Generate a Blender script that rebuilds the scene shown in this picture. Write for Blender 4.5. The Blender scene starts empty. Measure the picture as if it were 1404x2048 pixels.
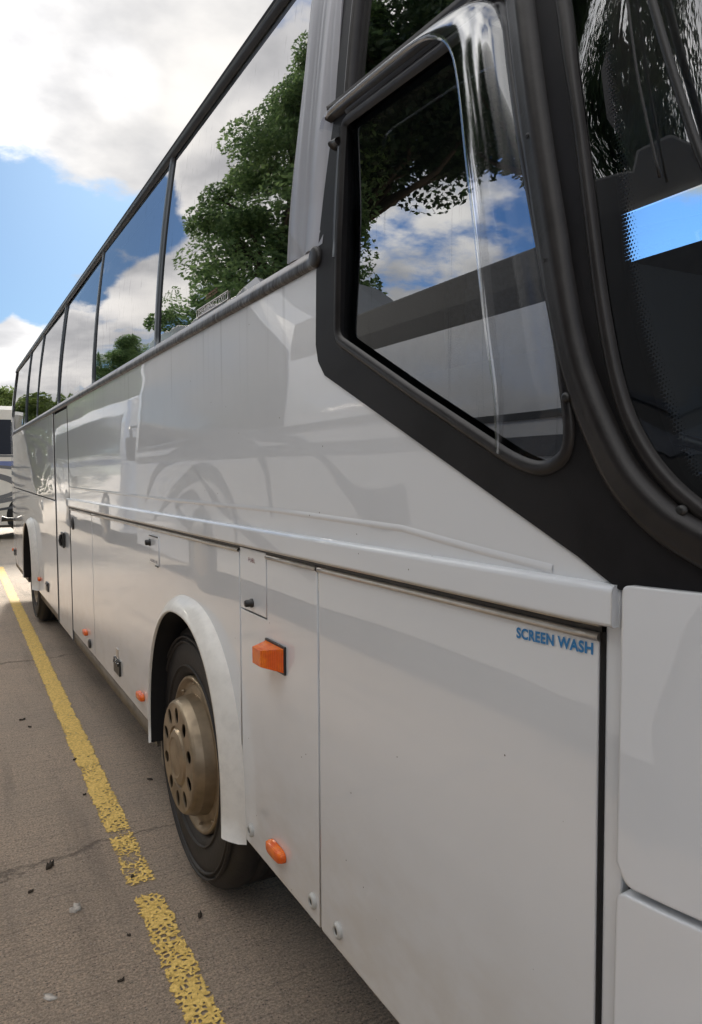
import bpy, bmesh, math, random
import numpy as np
from mathutils import Vector, Matrix
from mathutils.geometry import delaunay_2d_cdt
R = math.radians
SC = bpy.context.scene
COL = SC.collection
random.seed(7)

# ------------------------------------------------------------------ camera
cam = bpy.data.cameras.new('camera'); camo = bpy.data.objects.new('camera', cam); COL.objects.link(camo)
r_ = Vector((0.87622096, -0.48187651, -0.00564447)); u_ = Vector((0.03152908, 0.04563546, 0.99846048)); f_ = Vector((0.48087706, 0.87504996, -0.05517987))
m = Matrix((( r_.x, u_.x, -f_.x), (r_.y, u_.y, -f_.y), (r_.z, u_.z, -f_.z))).to_4x4()
m.translation = Vector((-0.80447247, 0.0, 1.61344106)); camo.matrix_world = m
cam.sensor_fit = 'VERTICAL'; cam.sensor_height = 36.0; cam.lens = 1480.17334 / 2048 * 36
cam.clip_start = 0.02; cam.clip_end = 3000
SC.camera = camo

# ------------------------------------------------------------------ sky, sun, exposure
SUN_EL, SUN_AZ = 26.0, 12.0          # azimuth measured from +Y towards +X
SC.view_settings.view_transform = 'Standard'; SC.view_settings.look = 'None'
SC.view_settings.exposure = 0.82; SC.view_settings.gamma = 1.0
def dirv(az, el): return Vector((math.sin(R(az))*math.cos(R(el)), math.cos(R(az))*math.cos(R(el)), math.sin(R(el))))
W = bpy.data.worlds.new("World"); SC.world = W; W.use_nodes = True
def build_world():
    nt = W.node_tree; N = nt.nodes; L = nt.links; N.clear()
    def n(t, **k):
        x = N.new(t)
        for a, b in k.items(): setattr(x, a, b)
        return x
    def mth(op, a, b=None, c=None, clamp=False):
        x = n('ShaderNodeMath', operation=op, use_clamp=clamp)
        for i, v in enumerate((a, b, c)):
            if v is None: continue
            if hasattr(v, 'is_output'): L.new(v, x.inputs[i])
            else: x.inputs[i].default_value = v
        return x.outputs[0]
    def mr(v, a, b, c=0.0, d=1.0, smooth=True):
        x = n('ShaderNodeMapRange'); x.interpolation_type = 'SMOOTHSTEP' if smooth else 'LINEAR'
        L.new(v, x.inputs[0])
        for i, q in enumerate((a, b, c, d)): x.inputs[i+1].default_value = q
        return x.outputs[0]
    out = n('ShaderNodeOutputWorld'); tc = n('ShaderNodeTexCoord'); D = tc.outputs['Generated']
    sky = n('ShaderNodeTexSky', sky_type='NISHITA'); sky.sun_disc = False
    sky.sun_elevation = R(SUN_EL); sky.sun_rotation = R(SUN_AZ); sky.air_density = 1.0; sky.dust_density = 0.6; sky.ozone_density = 1.5
    bs = n('ShaderNodeBackground'); sky_strength = None
    tint = n('ShaderNodeMix', data_type='RGBA', blend_type='MULTIPLY'); tint.inputs[0].default_value = 1.0
    L.new(sky.outputs[0], tint.inputs[6]); tint.inputs[7].default_value = (0.50, 0.78, 1.15, 1)
    L.new(tint.outputs[2], bs.inputs[0])
    # flat cloud layer coordinates
    sp = n('ShaderNodeSeparateXYZ'); L.new(D, sp.inputs[0])
    zz = mth('ADD', mth('MAXIMUM', sp.outputs[2], 0.0), 0.22)
    cb = n('ShaderNodeCombineXYZ'); L.new(mth('DIVIDE', sp.outputs[0], zz), cb.inputs[0]); L.new(mth('DIVIDE', sp.outputs[1], zz), cb.inputs[1])
    cb.inputs[2].default_value = 0.35
    n1 = n('ShaderNodeTexNoise'); n1.inputs['Scale'].default_value = 1.7; n1.inputs['Detail'].default_value = 9; n1.inputs['Roughness'].default_value = 0.56; n1.inputs['Distortion'].default_value = 0.25
    L.new(cb.outputs[0], n1.inputs['Vector'])
    n2 = n('ShaderNodeTexNoise'); n2.inputs['Scale'].default_value = 3.1; n2.inputs['Detail'].default_value = 6; n2.inputs['Roughness'].default_value = 0.5
    L.new(cb.outputs[0], n2.inputs['Vector'])
    cov = mth('MULTIPLY', n1.outputs[0], 1.35)
    n3 = n('ShaderNodeTexNoise'); n3.inputs['Scale'].default_value = 7.0; n3.inputs['Detail'].default_value = 7; n3.inputs['Roughness'].default_value = 0.6
    L.new(cb.outputs[0], n3.inputs['Vector']); cov = mth('ADD', cov, mth('MULTIPLY', mth('SUBTRACT', n3.outputs[0], 0.5), 0.75))
    def blob(az, el, r0, r1, amp):
        d = n('ShaderNodeVectorMath', operation='DOT_PRODUCT'); L.new(D, d.inputs[0]); d.inputs[1].default_value = dirv(az, el)
        return mth('MULTIPLY', mr(d.outputs['Value'], math.cos(R(r1)), math.cos(R(r0))), amp)
    L.new(mth('SUBTRACT', 0.13, blob(6, 15, 3, 32, 0.094)), bs.inputs[1])
    for b in BLOBS: cov = mth('ADD', cov, blob(*b))
    mask = mr(cov, 0.58, 0.84)
    # cloud brightness: lit tops, greyer bases, glow round the hidden sun
    sh = mr(n2.outputs[0], 0.3, 0.7)
    thick = mr(cov, 0.75, 1.25)
    br = mth('ADD', 0.31, mth('MULTIPLY', sh, 0.22)); br = mth('SUBTRACT', br, mth('MULTIPLY', thick, 0.02))
    shg = mth('ADD', 0.45, mth('MULTIPLY', sh, 0.75))
    for az, el, r0, r1, amp in GLOWS: br = mth('ADD', br, mth('MULTIPLY', shg, blob(az, el, r0, r1, amp)))
    cr = n('ShaderNodeValToRGB'); L.new(sh, cr.inputs[0])
    cr.color_ramp.elements[0].color = (0.95, 0.95, 0.975, 1); cr.color_ramp.elements[1].color = (1.0, 0.965, 0.92, 1)
    bc = n('ShaderNodeBackground'); L.new(cr.outputs[0], bc.inputs[0]); L.new(br, bc.inputs[1])
    mx = n('ShaderNodeMixShader'); L.new(mask, mx.inputs[0]); L.new(bs.outputs[0], mx.inputs[1]); L.new(bc.outputs[0], mx.inputs[2])
    L.new(mx.outputs[0], out.inputs[0])
BLOBS = [(10, 30, 4, 13, 0.5), (30, 34, 8, 20, 0.35), (5.5, 15.8, 0.5, 6.5, -0.33), (11, 17.5, 0.5, 4.0, -0.22), (2, 21.5, 1, 4, 0.15), (3, 8.5, 1.0, 4.5, 0.35), (11, 12, 1, 5, 0.3),
         (3, 11.0, 0.3, 1.6, -0.4), (-10, 21.5, 0.3, 4.0, -0.50), (-14.5, 25, 1, 6, 0.35), (-11.5, 15, 1, 4, 0.4), (-5, 9, 1, 6, 0.35), (-18, 27, 3, 11, 0.5), (-33, 17, 2, 9, 0.16), (-39, 24, 2, 8, 0.14), (54, 23, 1, 6, 0.30),
         (-34, 24, 3, 14, -0.12), (-75, 38, 10, 35, 0.4), (-140, 50, 25, 80, 0.22)]
GLOWS = [(-80, 45, 20, 80, 0.85), (-15, 25, 8, 26, 0.30), (12.1, 26.2, 0.3, 3.0, 0.16), (12.1, 26.2, 3, 20, 0.07), (3.5, 9.0, 0.5, 6, 0.30), (-75, 35, 5, 50, 0.35), (-6, 10, 1, 8, 0.15)]
build_world()
sl = bpy.data.lights.new('sun', 'SUN'); sl.energy = 3.0; sl.angle = R(8); sl.color = (1.0, 0.91, 0.78)
so = bpy.data.objects.new('sun', sl); COL.objects.link(so)
so.rotation_euler = dirv(SUN_AZ, SUN_EL).to_track_quat('Z', 'Y').to_euler(); so.location = (0, 0, 30)

# ------------------------------------------------------------------ materials
MATS = {}
class NT:
    def __init__(s, name):
        s.m = bpy.data.materials.new(name); s.m.use_nodes = True; s.t = s.m.node_tree; s.t.nodes.clear()
        s.out = s.n('ShaderNodeOutputMaterial'); MATS[name] = s.m
    def n(s, t, **k):
        x = s.t.nodes.new(t)
        for a, b in k.items():
            if a in x.bl_rna.properties: setattr(x, a, b)
        return x
    def l(s, a, b): s.t.links.new(a, b)
    def pos(s, scale=(1, 1, 1), rot=(0, 0, 0), loc=(0, 0, 0)):
        tc = s.n('ShaderNodeTexCoord'); mp = s.n('ShaderNodeMapping'); s.l(tc.outputs['Object'], mp.inputs[0])
        mp.inputs['Scale'].default_value = scale; mp.inputs['Rotation'].default_value = rot; mp.inputs['Location'].default_value = loc
        return mp.outputs[0]
    def noise(s, v, scale, detail=3, rough=0.5, dist=0.0):
        x = s.n('ShaderNodeTexNoise'); s.l(v, x.inputs['Vector']); x.inputs['Scale'].default_value = scale
        x.inputs['Detail'].default_value = detail; x.inputs['Roughness'].default_value = rough; x.inputs['Distortion'].default_value = dist
        return x.outputs[0]
    def math(s, op, a, b=None, c=None, clamp=False):
        x = s.n('ShaderNodeMath'); x.operation = op; x.use_clamp = clamp
        for i, v in enumerate((a, b, c)):
            if v is None: continue
            if hasattr(v, 'is_output'): s.l(v, x.inputs[i])
            else: x.inputs[i].default_value = v
        return x.outputs[0]
    def mr(s, v, a, b, c=0.0, d=1.0):
        x = s.n('ShaderNodeMapRange'); x.interpolation_type = 'SMOOTHSTEP'; s.l(v, x.inputs[0])
        for i, q in enumerate((a, b, c, d)): x.inputs[i+1].default_value = q
        return x.outputs[0]
    def mix(s, f, a, b):
        x = s.n('ShaderNodeMix'); x.data_type = 'RGBA'
        if hasattr(f, 'is_output'): s.l(f, x.inputs[0])
        else: x.inputs[0].default_value = f
        for i, v in ((6, a), (7, b)):
            if hasattr(v, 'is_output'): s.l(v, x.inputs[i])
            else: x.inputs[i].default_value = (*v, 1)
        return x.outputs[2]
    def bump(s, h, strength, dist=0.01, normal=None):
        x = s.n('ShaderNodeBump'); s.l(h, x.inputs['Height']); x.inputs['Strength'].default_value = strength; x.inputs['Distance'].default_value = dist
        if normal is not None: s.l(normal, x.inputs['Normal'])
        return x.outputs[0]
    def bevel(s, rad):
        x = s.n('ShaderNodeBevel'); x.samples = 4; x.inputs[0].default_value = rad; return x.outputs[0]
    def pr(s, base=(.5,.5,.5), rough=.5, **k):
        x = s.n('ShaderNodeBsdfPrincipled')
        def put(nm, v):
            if hasattr(v, 'is_output'): s.l(v, x.inputs[nm])
            elif isinstance(v, tuple): x.inputs[nm].default_value = (*v, 1)
            else: x.inputs[nm].default_value = v
        put('Base Color', base); put('Roughness', rough)
        for a, b in k.items(): put(a.replace('_', ' '), b)
        s.l(x.outputs[0], s.out.inputs[0]); return x

def mk_paint(name, col, streak=0.0, wavy=1.0, rough=.35, speck=True):
    t = NT(name)
    v = t.pos((1, .35, 1.6)); w = t.noise(v, 1.6, 1.5, .4)
    w2 = t.noise(t.pos((1, .25, 3.5)), 2.2, 1, .4)
    h = t.math('ADD', w, t.math('MULTIPLY', w2, .35))
    nb = t.bevel(.006)
    nw = t.bump(h, .30*wavy, .012, nb)
    fine = t.noise(t.pos(), 420, 1, .5); nn = nw
    base = col
    g = t.noise(t.pos((1, .8, .8)), 3.0, 4, .6)
    base = t.mix(t.mr(g, .45, .8, 0, .22), col, tuple(c*.8 for c in col))
    if streak:
        sv = t.noise(t.pos((30, 26, .55)), 1.0, 3, .65); z = t.n('ShaderNodeSeparateXYZ'); t.l(t.pos(), z.inputs[0])
        zf = t.mr(z.outputs[2], 1.75, 2.1, 0.0, 1.0)
        s_ = t.math('MULTIPLY', t.mr(sv, .56, .72), t.math('MULTIPLY', zf, streak))
        base = t.mix(s_, base, tuple(c*.45 for c in col))
        # road film low down
        lf = t.mr(z.outputs[2], 1.0, .42, 0, .55); dn = t.noise(t.pos((1, 1, 2)), 6, 5, .6)
        base = t.mix(t.math('MULTIPLY', lf, t.mr(dn, .3, .7, .4, 1)), base, (.50, .45, .38))
    if speck:
        vo = t.n('ShaderNodeTexVoronoi'); t.l(t.pos(), vo.inputs['Vector']); vo.inputs['Scale'].default_value = 19
        sz = t.mr(vo.outputs['Distance'], .028, .042, 1, 0); gt = t.n('ShaderNodeSeparateColor'); t.l(vo.outputs['Color'], gt.inputs[0])
        base = t.mix(t.math('MULTIPLY', sz, t.mr(gt.outputs[0], .66, .70)), base, (.08, .07, .06))
    t.pr(base, rough, Normal=nn, Coat_Weight=1.0, Coat_Roughness=.012, Coat_IOR=1.75, Coat_Normal=nn, Specular_IOR_Level=.3)
    return t.m
mk_paint('white_paint', (.71, .735, .765), streak=.45)
mk_paint('white_paint_front', (.71, .735, .765), streak=.0, wavy=.5)
def simple(name, col, rough=.5, spec=None, metal=0.0, bump=0.0, bscale=60, coat=0.0, var=.0, bev=0.0, vscale=8):
    t = NT(name); base = col
    if var: base = t.mix(t.mr(t.noise(t.pos(), vscale, 5, .65), .35, .75), col, tuple(c*(1-var) for c in col))
    kw = {}
    nb = t.bevel(bev) if bev else None
    if bump: kw['Normal'] = t.bump(t.noise(t.pos(), bscale, 3, .6), bump, .004, nb)
    elif nb is not None: kw['Normal'] = nb
    if spec is not None: kw['Specular_IOR_Level'] = spec
    if coat: kw['Coat_Weight'] = coat; kw['Coat_Roughness'] = .05
    t.pr(base, rough, Metallic=metal, **kw); return t.m
simple('satin_black', (.013, .0125, .014), .48, spec=.22, bump=.08, bscale=500, var=.6, vscale=5)
simple('rubber', (.022, .020, .019), .42, bump=.15, bscale=90, var=.4, bev=.004)
simple('seal_rubber', (.022, .020, .020), .36, spec=.35, bump=.10, bscale=60, var=.5, vscale=14)
simple('dark_gap', (.006, .006, .007), .8)
simple('dark_interior', (.028, .030, .034), .8, bump=.2)
simple('mid_interior', (.13, .14, .15), .7, bump=.2, bscale=150, var=.2)
simple('liner_grey', (.09, .10, .10), .6, bump=.2, bscale=200)
simple('aluminium', (.62, .59, .55), .32, metal=.85, var=.25)
simple('skirt_metal', (.20, .175, .145), .6, metal=.2, var=.5, bump=.3)
simple('pillar_metal', (.10, .11, .12), .35, metal=.6)
simple('tyre_rubber', (.022, .019, .018), .62, bump=.35, bscale=70, var=.45)
simple('black_plastic', (.015, .015, .015), .4, bev=.002)
simple('screw_steel', (.5, .5, .48), .35, metal=.8)
simple('bolt_white', (.45, .45, .43), .4, bev=.002)
simple('blue_ink', (.02, .19, .45), .45)
simple('red_ink', (.20, .02, .03), .5)
simple('navy_ink', (.02, .03, .09), .5)
simple('sticker_white', (.85, .82, .84), .5)
simple('arch_white', (.74, .72, .67), .42, coat=.25, var=.12, bump=.02, bscale=30, vscale=20)
simple('light_glass', (.55, .53, .48), .25, coat=1)

def mk_wheel_metal():
    t = NT('wheel_steel'); n1 = t.noise(t.pos(), 11, 3, .5); n2 = t.noise(t.pos((1, 1, 1)), 60, 3, .5)
    c = t.mix(t.mr(n1, .35, .7), (.37, .295, .205), (.25, .20, .14))
    t.pr(c, t.mr(n1, .3, .8, .40, .58), Metallic=.8, Normal=t.bump(n2, .05, .002))
mk_wheel_metal()
def mk_fabric():
    t = NT('grey_film'); w = t.noise(t.pos((4, 12, .5)), 1.0, 2, .5, .3); f = t.noise(t.pos(), 300, 2, .5)
    nn = t.bump(f, .12, .002, t.bump(w, 1.0, .03))
    c = t.mix(t.mr(w, .35, .7), (.30, .305, .33), (.44, .44, .47))
    t.pr(c, .42, Normal=nn, Metallic=.25, Specular_IOR_Level=.5)
mk_fabric()
def mk_belt():
    t = NT('belt_rubber'); w = t.noise(t.pos((1, 7, 3)), 1.0, 4, .6, .5); f = t.noise(t.pos(), 120, 3, .6)
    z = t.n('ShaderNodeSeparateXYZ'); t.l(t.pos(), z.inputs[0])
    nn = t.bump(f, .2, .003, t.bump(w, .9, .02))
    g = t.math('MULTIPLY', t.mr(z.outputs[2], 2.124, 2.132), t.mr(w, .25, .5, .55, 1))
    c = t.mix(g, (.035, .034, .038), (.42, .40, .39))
    t.pr(c, .38, Normal=nn)
mk_belt()
def mk_glass(name, ior, tint, gl=(.93, .95, .97), rough=0.0, wav=.25, lines=False, wscale=(1, .5, .8), k=1.0):
    t = NT(name); w = t.noise(t.pos(wscale), 2.5, 1, .4)
    nn = t.bump(w, wav, .006)
    fr = t.n('ShaderNodeFresnel'); fr.inputs[0].default_value = ior; t.l(nn, fr.inputs['Normal'])
    g = t.n('ShaderNodeBsdfGlossy'); g.inputs['Roughness'].default_value = rough; t.l(nn, g.inputs['Normal'])
    g.inputs['Color'].default_value = (*gl, 1)
    if lines:   # run marks of dried rain
        sv = t.noise(t.pos((60, 60, .7)), 1.0, 3, .7); d = t.mr(sv, .60, .70)
        t.l(t.mix(d, gl, tuple(c*.72 for c in gl)), g.inputs['Color'])
    tr = t.n('ShaderNodeBsdfTransparent'); tr.inputs[0].default_value = (*tint, 1)
    mx = t.n('ShaderNodeMixShader'); t.l(t.math('MULTIPLY', fr.outputs[0], k), mx.inputs[0]); t.l(tr.outputs[0], mx.inputs[1]); t.l(g.outputs[0], mx.inputs[2])
    t.l(mx.outputs[0], t.out.inputs[0])
mk_glass('window_glass', 4.2, (.22, .25, .26), gl=(.95, .945, .95), wav=.12, rough=.012, lines=True)
mk_glass('driver_glass', 2.7, (.50, .56, .54), wav=.10, lines=True)
mk_glass('windscreen_glass', 2.4, (.86, .92, .92), wav=.04, wscale=(2, 2, 3))
mk_glass('acrylic', 1.5, (.88, .89, .92), wav=.18, rough=.09, wscale=(4, 4, 2), k=.28)
mk_glass('clear_glass', 1.5, (.80, .90, .95))
mk_glass('coach_window', 2.2, (.06, .07, .08), wav=.1)
def mk_amber():
    t = NT('amber_lens')
    v = t.pos((1, 1, 1)); wv = t.n('ShaderNodeTexWave'); t.l(v, wv.inputs['Vector']); wv.bands_direction = 'Z'; wv.inputs['Scale'].default_value = 90
    wy = t.n('ShaderNodeTexWave'); t.l(v, wy.inputs['Vector']); wy.bands_direction = 'Y'; wy.inputs['Scale'].default_value = 60
    h = t.math('ADD', wv.outputs[1], wy.outputs[1])
    c = t.mix(t.mr(t.noise(t.pos(), 25, 2, .5), .35, .65), (.95, .20, .004), (.80, .11, .003)); c = t.mix(t.mr(wy.outputs[1], .6, .95, 0, .25), c, (.50, .07, .004))
    t.pr(c, .22, Normal=t.bump(h, .5, .002, t.bevel(.003)), Coat_Weight=.4, Coat_Roughness=.05, Specular_IOR_Level=.25)
mk_amber()
def mk_frit():
    # black enamel border of the windscreen that fades into rows of dots
    t = NT('frit_dots'); 
    uv = t.n('ShaderNodeUVMap'); uv.uv_map = 'UVMap'; sp = t.n('ShaderNodeSeparateXYZ'); t.l(uv.outputs[0], sp.inputs[0])
    S_ = 1/.0052
    x = t.math('MULTIPLY', sp.outputs[0], S_); y = t.math('MULTIPLY', sp.outputs[1], S_)
    row = t.math('FLOOR', y); odd = t.math('MULTIPLY', t.math('MODULO', row, 2.0), .5)
    fx = t.math('SUBTRACT', t.math('FRACT', t.math('ADD', x, odd)), .5); fy = t.math('SUBTRACT', t.math('FRACT', y), .5)
    d = t.math('SQRT', t.math('ADD', t.math('MULTIPLY', fx, fx), t.math('MULTIPLY', fy, fy)))
    rad = t.mr(sp.outputs[0], 0.0, .028, .66, .10)
    m_ = t.math('LESS_THAN', d, rad)
    p = t.n('ShaderNodeBsdfPrincipled'); p.inputs['Base Color'].default_value = (.008, .008, .010, 1); p.inputs['Roughness'].default_value = .5
    tr = t.n('ShaderNodeBsdfTransparent'); mx = t.n('ShaderNodeMixShader'); t.l(m_, mx.inputs[0]); t.l(tr.outputs[0], mx.inputs[1]); t.l(p.outputs[0], mx.inputs[2])
    t.l(mx.outputs[0], t.out.inputs[0])
mk_frit()
def mk_ground():
    t = NT('concrete'); a = t.noise(t.pos((1, 1, 1)), 110, 8, .82); b = t.noise(t.pos((1, 2.2, 1)), 38, 6, .7); c = t.noise(t.pos(), 1.3, 4, .6)
    ridge = t.noise(t.pos((3, 34, 1), rot=(0, 0, R(4))), 1.6, 5, .7)
    col = t.mix(t.mr(a, .38, .64), (.36, .26, .185), (.95, .755, .57))
    col = t.mix(t.mr(b, .45, .70, 0, .42), col, (.14, .108, .085))
    col = t.mix(t.mr(c, .35, .7, 0, .35), col, (.42, .35, .28))
    col = t.mix(t.mr(ridge, .50, .66, 0, .30), col, (.13, .10, .08))
    fl = t.n('ShaderNodeTexVoronoi'); t.l(t.pos(), fl.inputs['Vector']); fl.inputs['Scale'].default_value = 85; fc = t.n('ShaderNodeSeparateColor'); t.l(fl.outputs['Color'], fc.inputs[0])
    chip = t.mr(fl.outputs['Distance'], .18, .34, 1, 0)
    col = t.mix(t.math('MULTIPLY', chip, t.mr(fc.outputs[0], .72, .78, 0, .55)), col, (.80, .70, .58))
    col = t.mix(t.math('MULTIPLY', chip, t.mr(fc.outputs[1], .76, .80, 0, .7)), col, (.05, .04, .035))
    st = t.noise(t.pos((1, .6, 1)), .9, 5, .65); col = t.mix(t.mr(st, .55, .72, 0, .45), col, (.085, .065, .05))
    tr_ = t.noise(t.pos((5, .35, 1)), 1.5, 4, .6); col = t.mix(t.mr(tr_, .5, .7, 0, .3), col, (.12, .09, .07))
    # cracks and joints
    sp = t.n('ShaderNodeSeparateXYZ'); t.l(t.pos(), sp.inputs[0])
    w = t.math('MULTIPLY', t.math('SUBTRACT', t.noise(t.pos(), 1.8, 8, .72), .5), .45)
    yy = t.math('ADD', t.math('ADD', sp.outputs[1], t.math('MULTIPLY', sp.outputs[0], -.10)), w)
    crack = None
    for y0 in (3.28, 6.9, 10.6):
        k = t.mr(t.math('ABSOLUTE', t.math('SUBTRACT', yy, y0)), .006, .022, 1, 0)
        crack = k if crack is None else t.math('MAXIMUM', crack, k)
    crack = t.math('MULTIPLY', crack, t.mr(b, .38, .55, .2, 1))
    col = t.mix(t.math('MULTIPLY', crack, .35), col, (.035, .028, .024))
    h = t.math('SUBTRACT', t.math('ADD', t.math('ADD', a, t.math('MULTIPLY', b, 1.2)), t.math('MULTIPLY', ridge, 1.6)), t.math('MULTIPLY', crack, 1.4))
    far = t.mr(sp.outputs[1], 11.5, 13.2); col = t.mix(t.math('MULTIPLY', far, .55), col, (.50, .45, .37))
    t.pr(col, t.mr(a, .3, .7, .55, .8), Normal=t.bump(h, .85, .022))
mk_ground()
def mk_yellow():
    t = NT('yellow_paint')
    a = t.noise(t.pos(), 75, 5, .7); b = t.noise(t.pos(), 7, 3, .6)
    vo = t.n('ShaderNodeTexVoronoi'); vo.feature = 'DISTANCE_TO_EDGE'; vv = t.pos((1, 1, 1)); nz = t.n('ShaderNodeTexNoise'); t.l(vv, nz.inputs['Vector']); nz.inputs['Scale'].default_value = 25
    ad = t.n('ShaderNodeVectorMath'); ad.operation = 'MULTIPLY_ADD'; t.l(nz.outputs['Color'], ad.inputs[0]); ad.inputs[1].default_value = (.03, .03, .03); t.l(vv, ad.inputs[2])
    t.l(ad.outputs[0], vo.inputs['Vector']); vo.inputs['Scale'].default_value = 46
    net = t.mr(vo.outputs['Distance'], .10, .30, 1, 0)          # paint survives as a net between the stones
    sp = t.n('ShaderNodeSeparateXYZ'); t.l(vv, sp.inputs[0]); y = sp.outputs[1]
    solid = t.mr(y, 2.95, 4.6, .0, .24)
    gap1 = t.mr(t.math('ABSOLUTE', t.math('SUBTRACT', y, 2.83)), .02, .07, .42, 0)
    gap2 = t.mr(t.math('ABSOLUTE', t.math('SUBTRACT', y, 3.34)), .0, .08, .18, 0)
    gap3 = t.mr(t.math('ABSOLUTE', t.math('SUBTRACT', y, 4.15)), .02, .10, .2, 0)
    thin = t.mr(t.math('ABSOLUTE', t.math('SUBTRACT', y, 3.08)), .05, .25, .12, 0)
    # worn edges
    cx = t.math('ADD', -.2115, t.math('MULTIPLY', y, .0141))
    e = t.math('ADD', t.math('ABSOLUTE', t.math('SUBTRACT', sp.outputs[0], cx)), t.math('MULTIPLY', t.math('SUBTRACT', t.noise(t.pos(), 30, 4, .7), .5), .05)); edge = t.mr(e, .046, .062, 0, .5)
    v = t.math('ADD', t.math('ADD', t.math('MULTIPLY', net, .34), t.math('MULTIPLY', a, .75)), solid)
    v = t.math('ADD', v, t.math('MULTIPLY', t.math('SUBTRACT', b, .5), .9))
    for g in (gap1, gap2, gap3, thin, edge): v = t.math('SUBTRACT', v, g)
    m_ = t.mr(v, .50, .58)
    c = t.mix(t.mr(a, .38, .64), (.64, .42, .10), (.98, .68, .20))
    p = t.n('ShaderNodeBsdfPrincipled'); t.l(c, p.inputs['Base Color']); p.inputs['Roughness'].default_value = .7
    t.l(t.bump(a, .8, .008), p.inputs['Normal'])
    tr = t.n('ShaderNodeBsdfTransparent'); mx = t.n('ShaderNodeMixShader'); t.l(m_, mx.inputs[0]); t.l(tr.outputs[0], mx.inputs[1]); t.l(p.outputs[0], mx.inputs[2])
    t.l(mx.outputs[0], t.out.inputs[0])
mk_yellow()
def mk_leaf(name, c1, c2):
    t = NT(name); g = t.n('ShaderNodeNewGeometry')
    n_ = t.noise(t.pos(), .8, 3, .6)
    r = t.math('ADD', t.math('MULTIPLY', g.outputs['Random Per Island'], .6), t.math('MULTIPLY', n_, .4))
    c = t.mix(t.mr(r, .2, .8), c1, c2)
    p = t.pr(c, .5); tl = t.n('ShaderNodeBsdfTranslucent'); t.l(c, tl.inputs[0])
    mx = t.n('ShaderNodeMixShader'); mx.inputs[0].default_value = .5; t.l(p.outputs[0], mx.inputs[1]); t.l(tl.outputs[0], mx.inputs[2]); t.l(mx.outputs[0], t.out.inputs[0])
mk_leaf('leaf_green', (.10, .18, .07), (.28, .42, .16)); mk_leaf('leaf_dark', (.025, .05, .022), (.06, .10, .04)); mk_leaf('leaf_light', (.09, .14, .03), (.20, .26, .07))
simple('bark', (.09, .07, .05), .9, bump=.6, bscale=20, var=.4)
simple('coach_cream', (.62, .58, .50), .35, coat=.9, var=.08); simple('coach_white', (.62, .64, .66), .35, coat=.9, var=.08)
simple('livery_grey', (.07, .08, .10), .35, coat=.9); simple('livery_blue', (.03, .07, .25), .35, coat=.9); simple('livery_dark', (.03, .035, .045), .35, coat=.9)
simple('dry_leaf', (.05, .035, .022), .7, bump=.4, bscale=80, var=.5); simple('splat_white', (.66, .60, .53), .8, bump=.8, bscale=90, var=.5, vscale=60)
simple('seat_fabric', (.05, .055, .08), .9, bump=.4, bscale=200, var=.5, vscale=60)
def M(n): return MATS[n]

# ------------------------------------------------------------------ helpers
def tag(o, label=None, cat=None, group=None, kind=None):
    if label: o['label'] = label
    if cat: o['category'] = cat
    if group: o['group'] = group
    if kind: o['kind'] = kind
    return o
def empty(name, loc, rz=0.0):
    o = bpy.data.objects.new(name, None); COL.objects.link(o); o.location = loc; o.rotation_euler = (0, 0, rz); o.empty_display_size = .3
    return o
def link(name, vs, fs, mat, parent=None, smooth=True, origin=None, uvs=None):
    me = bpy.data.meshes.new(name); me.from_pydata([tuple(v) for v in vs], [], [tuple(f) for f in fs]); me.update()
    if smooth:
        me.polygons.foreach_set('use_smooth', [True]*len(me.polygons))
    if uvs is not None:
        ul = me.uv_layers.new(name='UVMap')
        for lp in me.loops: ul.data[lp.index].uv = uvs[lp.vertex_index]
    mats = mat if isinstance(mat, (list, tuple)) else [mat]
    for x in mats: me.materials.append(M(x) if isinstance(x, str) else x)
    o = bpy.data.objects.new(name, me); COL.objects.link(o)
    if parent is not None:
        o.parent = parent
        off = Vector((0, 0, 0)); p = parent; local = False
        while p is not None:
            off += p.location; local = local or bool(p.get('_local')); p = p.parent
        if not local: o.location = -off
    return o
def copy_tree(o, parent=None):
    c = o.copy(); COL.objects.link(c)
    if parent is not None: c.parent = parent
    for ch in o.children: copy_tree(ch, c)
    return c
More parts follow.
